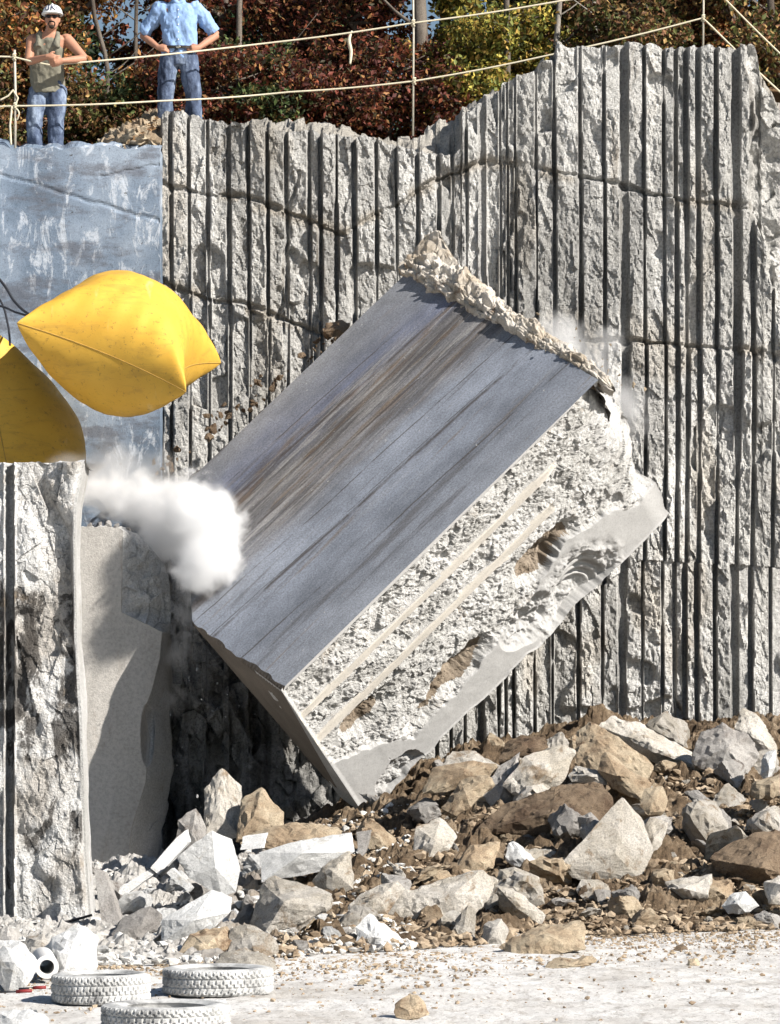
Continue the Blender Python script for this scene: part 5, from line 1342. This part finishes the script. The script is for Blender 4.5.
# bare trunks
def bare(px, Y, h, r, bark, label, seed, lean=0):
    rnd = random.Random(seed); b0 = P(px, 705, Y); b0.z = float(plat_z(b0.x, Y))-.1
    root = empty('bare_tree', b0, label, 'tree', 'trees behind the quarry rim')
    pts = [b0+Vector((lean*i/6+rnd.gauss(0, .03)*i, 0, h*i/6)) for i in range(7)]
    tube('trunk', spline(pts, 4), [r*(1-.5*i/24) for i in range(25)], M[bark], root, 10)
    for k in range(9):
        p = pts[1+k % 5].lerp(pts[2+k % 5], rnd.random()); az = rnd.choice((0, math.pi))+rnd.uniform(-.5, .5); ln = rnd.uniform(.4, 1.3)
        tube('branch', spline([p, p+Vector((math.cos(az)*ln*.5, math.sin(az)*ln*.5, ln*.35)), p+Vector((math.cos(az)*ln, math.sin(az)*ln, ln*.9))], 3), [r*.3*(1-.13*i) for i in range(7)], M[bark], root, 6)
bare(419, 49.2, 7, .12, 'bark', 'thick grey bare trunk just right of the middle rope post', 1)
bare(555, 49.3, 6, .045, 'palebark', 'thin pale bare tree above the stepped rim', 2, .15)
bare(588, 49.2, 6, .035, 'palebark', 'slender pale bare tree with forked branches above the high rim', 3, .45)
bare(100, 48.9, 6, .04, 'bark', 'thin dark bare tree right of the helmeted man', 5, .2)
bare(246, 48.9, 6, .05, 'bark', 'dark bare tree in front of the deep red ones', 6, -.15)
bare(505, 49.0, 6, .05, 'bark', 'dark bare tree above the middle of the sloping rim', 7, .1)
bare(770, 49.0, 6, .06, 'bark', 'dark bare tree at the right border', 8, -.2)
bare(145, 49.4, 6, .035, 'bark', 'thin dark bare tree left of the man in the blue shirt', 4, -.3)
# leaf litter along the rim
rng = np.random.default_rng(9); n = 9000
lx = np.concatenate([rng.uniform(-5.4, -2.2, n//2), rng.uniform(-5.4, 5.5, n//2)]); ly = rng.uniform(44.75, 48, n)
ly = np.where(lx > -3.0, np.maximum(ly, 46.5+(ly-44.7)*.5), ly)
lz = plat_z(lx, ly)+np.where(lx < -2.95, .03, .02)+.30*np.exp(-((lx+3.1)/.5)**2)*np.exp(-((ly-45.6)/.6)**2)
a = rng.normal(size=(n, 3)); a[:, 2] *= .5; a /= np.linalg.norm(a, axis=1)[:, None]; b_ = np.cross(a, rng.normal(size=(n, 3))); b_ /= np.linalg.norm(b_, axis=1)[:, None]
p = np.stack([lx, ly, lz+rng.random(n)*.05], 1); s = rng.uniform(.02, .05, n)[:, None]
q = np.stack([p-a*s, p-b_*s*.6, p+a*s, p+b_*s*.6], 1).reshape(-1, 3)
me = mesh_vf('litter', q, np.arange(n*4).reshape(-1, 4)); cl_ = np.array([(.40, .24, .12), (.5, .36, .22), (.25, .13, .06), (.55, .46, .34)])[rng.integers(0, 4, n)]
set_tint(me, np.repeat(cl_, 4, 0)); tag(link('leaf_litter', me, M['leaf']), kind='stuff')
# leafy bank left of the drilled wall's corner
S_([(96, 150), (112, 132), (135, 122), (158, 114), (168, 116), (168, 150), (130, 156)], 'tan', 'crumbly leaf-covered earth bank on the rim left of the drill grooves', Y=45.3, depth=1.2, amp=.10, fine=.05, name='earth_bank', cat='earth bank')

# ================================================================== DUST
def dust(name, balls, dens, label, seed, scale=3.0, thr=(.42, .62), col=(.99, .99, .99), gain=2.6):
    """closed billowing volume: union of displaced balls with uneven density inside"""
    arrs = [ball(c, r*1.12, r*1.12, r*1.12, 12) for c, r in balls]
    v, f = join_arrays(arrs); me = mesh_vf(name, v, f)
    o = bpy.data.objects.new(name, me); C.objects.link(o)
    r = o.modifiers.new('r', 'REMESH'); r.mode = 'VOXEL'; r.voxel_size = .05
    dg = bpy.context.evaluated_depsgraph_get(); me2 = bpy.data.meshes.new_from_object(o.evaluated_get(dg)); o.modifiers.clear()
    nn = len(me2.vertices); co = np.empty(nn*3, np.float32); me2.vertices.foreach_get('co', co); co = co.reshape(-1, 3).astype(float); no = np.empty(nn*3, np.float32); me2.vertices.foreach_get('normal', no); no = no.reshape(-1, 3)
    d = .10*(np.abs(fbm(co[:, 0]*3, co[:, 1]*3, co[:, 2]*3, 4, seed))-.2)
    co += no*d[:, None]; me2.vertices.foreach_set('co', co.astype(np.float32).ravel()); o.data = me2; me2.materials.clear()
    m = bpy.data.materials.new(name); m.use_nodes = True; t = m.node_tree; t.nodes.clear()
    out = t.nodes.new('ShaderNodeOutputMaterial'); pv = t.nodes.new('ShaderNodeVolumePrincipled'); pv.inputs['Color'].default_value = (*col, 1); pv.inputs['Anisotropy'].default_value = .2
    vec = t.nodes.new('ShaderNodeTexCoord').outputs['Object']
    # density falls off from each puff's centre
    tot = None
    for c, rr in balls:
        dn = nd(t, 'ShaderNodeVectorMath', operation='DISTANCE'); t.links.new(vec, dn.inputs[0]); dn.inputs[1].default_value = tuple(c)
        mr = nd(t, 'ShaderNodeMapRange', interpolation_type='SMOOTHSTEP'); t.links.new(dn.outputs['Value'], mr.inputs[0]); mr.inputs[1].default_value = 0; mr.inputs[2].default_value = rr*1.05; mr.inputs[3].default_value = 1; mr.inputs[4].default_value = 0
        if tot is None: tot = mr.outputs[0]
        else:
            mx2 = nd(t, 'ShaderNodeMath', operation='ADD'); t.links.new(tot, mx2.inputs[0]); t.links.new(mr.outputs[0], mx2.inputs[1]); tot = mx2.outputs[0]
    nz_ = noi(t, vec, scale, 8, .65, .6)
    n2_ = nd(t, 'ShaderNodeMath', operation='MULTIPLY_ADD'); t.links.new(nz_, n2_.inputs[0]); n2_.inputs[1].default_value = gain; n2_.inputs[2].default_value = -gain/2
    ad = nd(t, 'ShaderNodeMath', operation='ADD'); t.links.new(tot, ad.inputs[0]); t.links.new(n2_.outputs[0], ad.inputs[1])
    gate = nd(t, 'ShaderNodeMapRange', interpolation_type='SMOOTHSTEP'); t.links.new(tot, gate.inputs[0]); gate.inputs[1].default_value = .05; gate.inputs[2].default_value = .5
    mr = nd(t, 'ShaderNodeMapRange', interpolation_type='SMOOTHSTEP'); t.links.new(ad.outputs[0], mr.inputs[0]); mr.inputs[1].default_value = thr[0]; mr.inputs[2].default_value = thr[1]; mr.inputs[3].default_value = 0; mr.inputs[4].default_value = dens
    gm = nd(t, 'ShaderNodeMath', operation='MULTIPLY'); t.links.new(mr.outputs[0], gm.inputs[0]); t.links.new(gate.outputs[0], gm.inputs[1])
    t.links.new(gm.outputs[0], pv.inputs['Density']); t.links.new(pv.outputs[0], out.inputs['Volume'])
    me2.materials.append(m); tag(o, label, kind='stuff'); return o
YC = 41.0
def b_of(l): return [(P(x, y, Y), r/78) for x, y, Y, r in l]
dust('dust_cloud', b_of([(185, 522, YC, 60), (206, 540, YC-.5, 52), (160, 505, YC+.6, 50), (196, 580, YC-.3, 42), (130, 500, YC+.8, 46), (98, 494, YC+1, 44), (195, 500, YC-.2, 46), (218, 520, YC-.5, 42), (186, 618, YC+.1, 34), (180, 655, YC+.3, 30), (176, 700, YC+.5, 24), (216, 568, YC-.6, 40), (165, 545, YC+.5, 44)]), 12, 'dense white cloud of dust puffing out beside the toppling block', 3, 3.4, (.45, 1.7), gain=3.6)
dust('dust_veil', b_of([(120, 480, 42.2, 50), (85, 480, 41.8, 40), (160, 470, 42.6, 36), (60, 470, 41.6, 26), (110, 455, 42.6, 40)]), 1.3, 'thin white veil of dust spreading in front of the smooth wall', 5, 1.6, (.2, 1.3))
dust('dust_plume', b_of([(560, 352, 42, 34), (590, 370, 41.9, 36), (620, 395, 41.9, 30), (530, 335, 42.2, 30), (636, 425, 42, 30), (575, 340, 42.3, 36), (606, 345, 42.6, 28), (545, 345, 41.3, 26), (600, 385, 41, 26), (560, 330, 42, 30), (520, 345, 41.6, 26), (632, 400, 41.4, 30)]), 2.6, 'light dust plume rising from the upper right corner of the block', 7, 3.2, (.1, 1.6), gain=3.4)
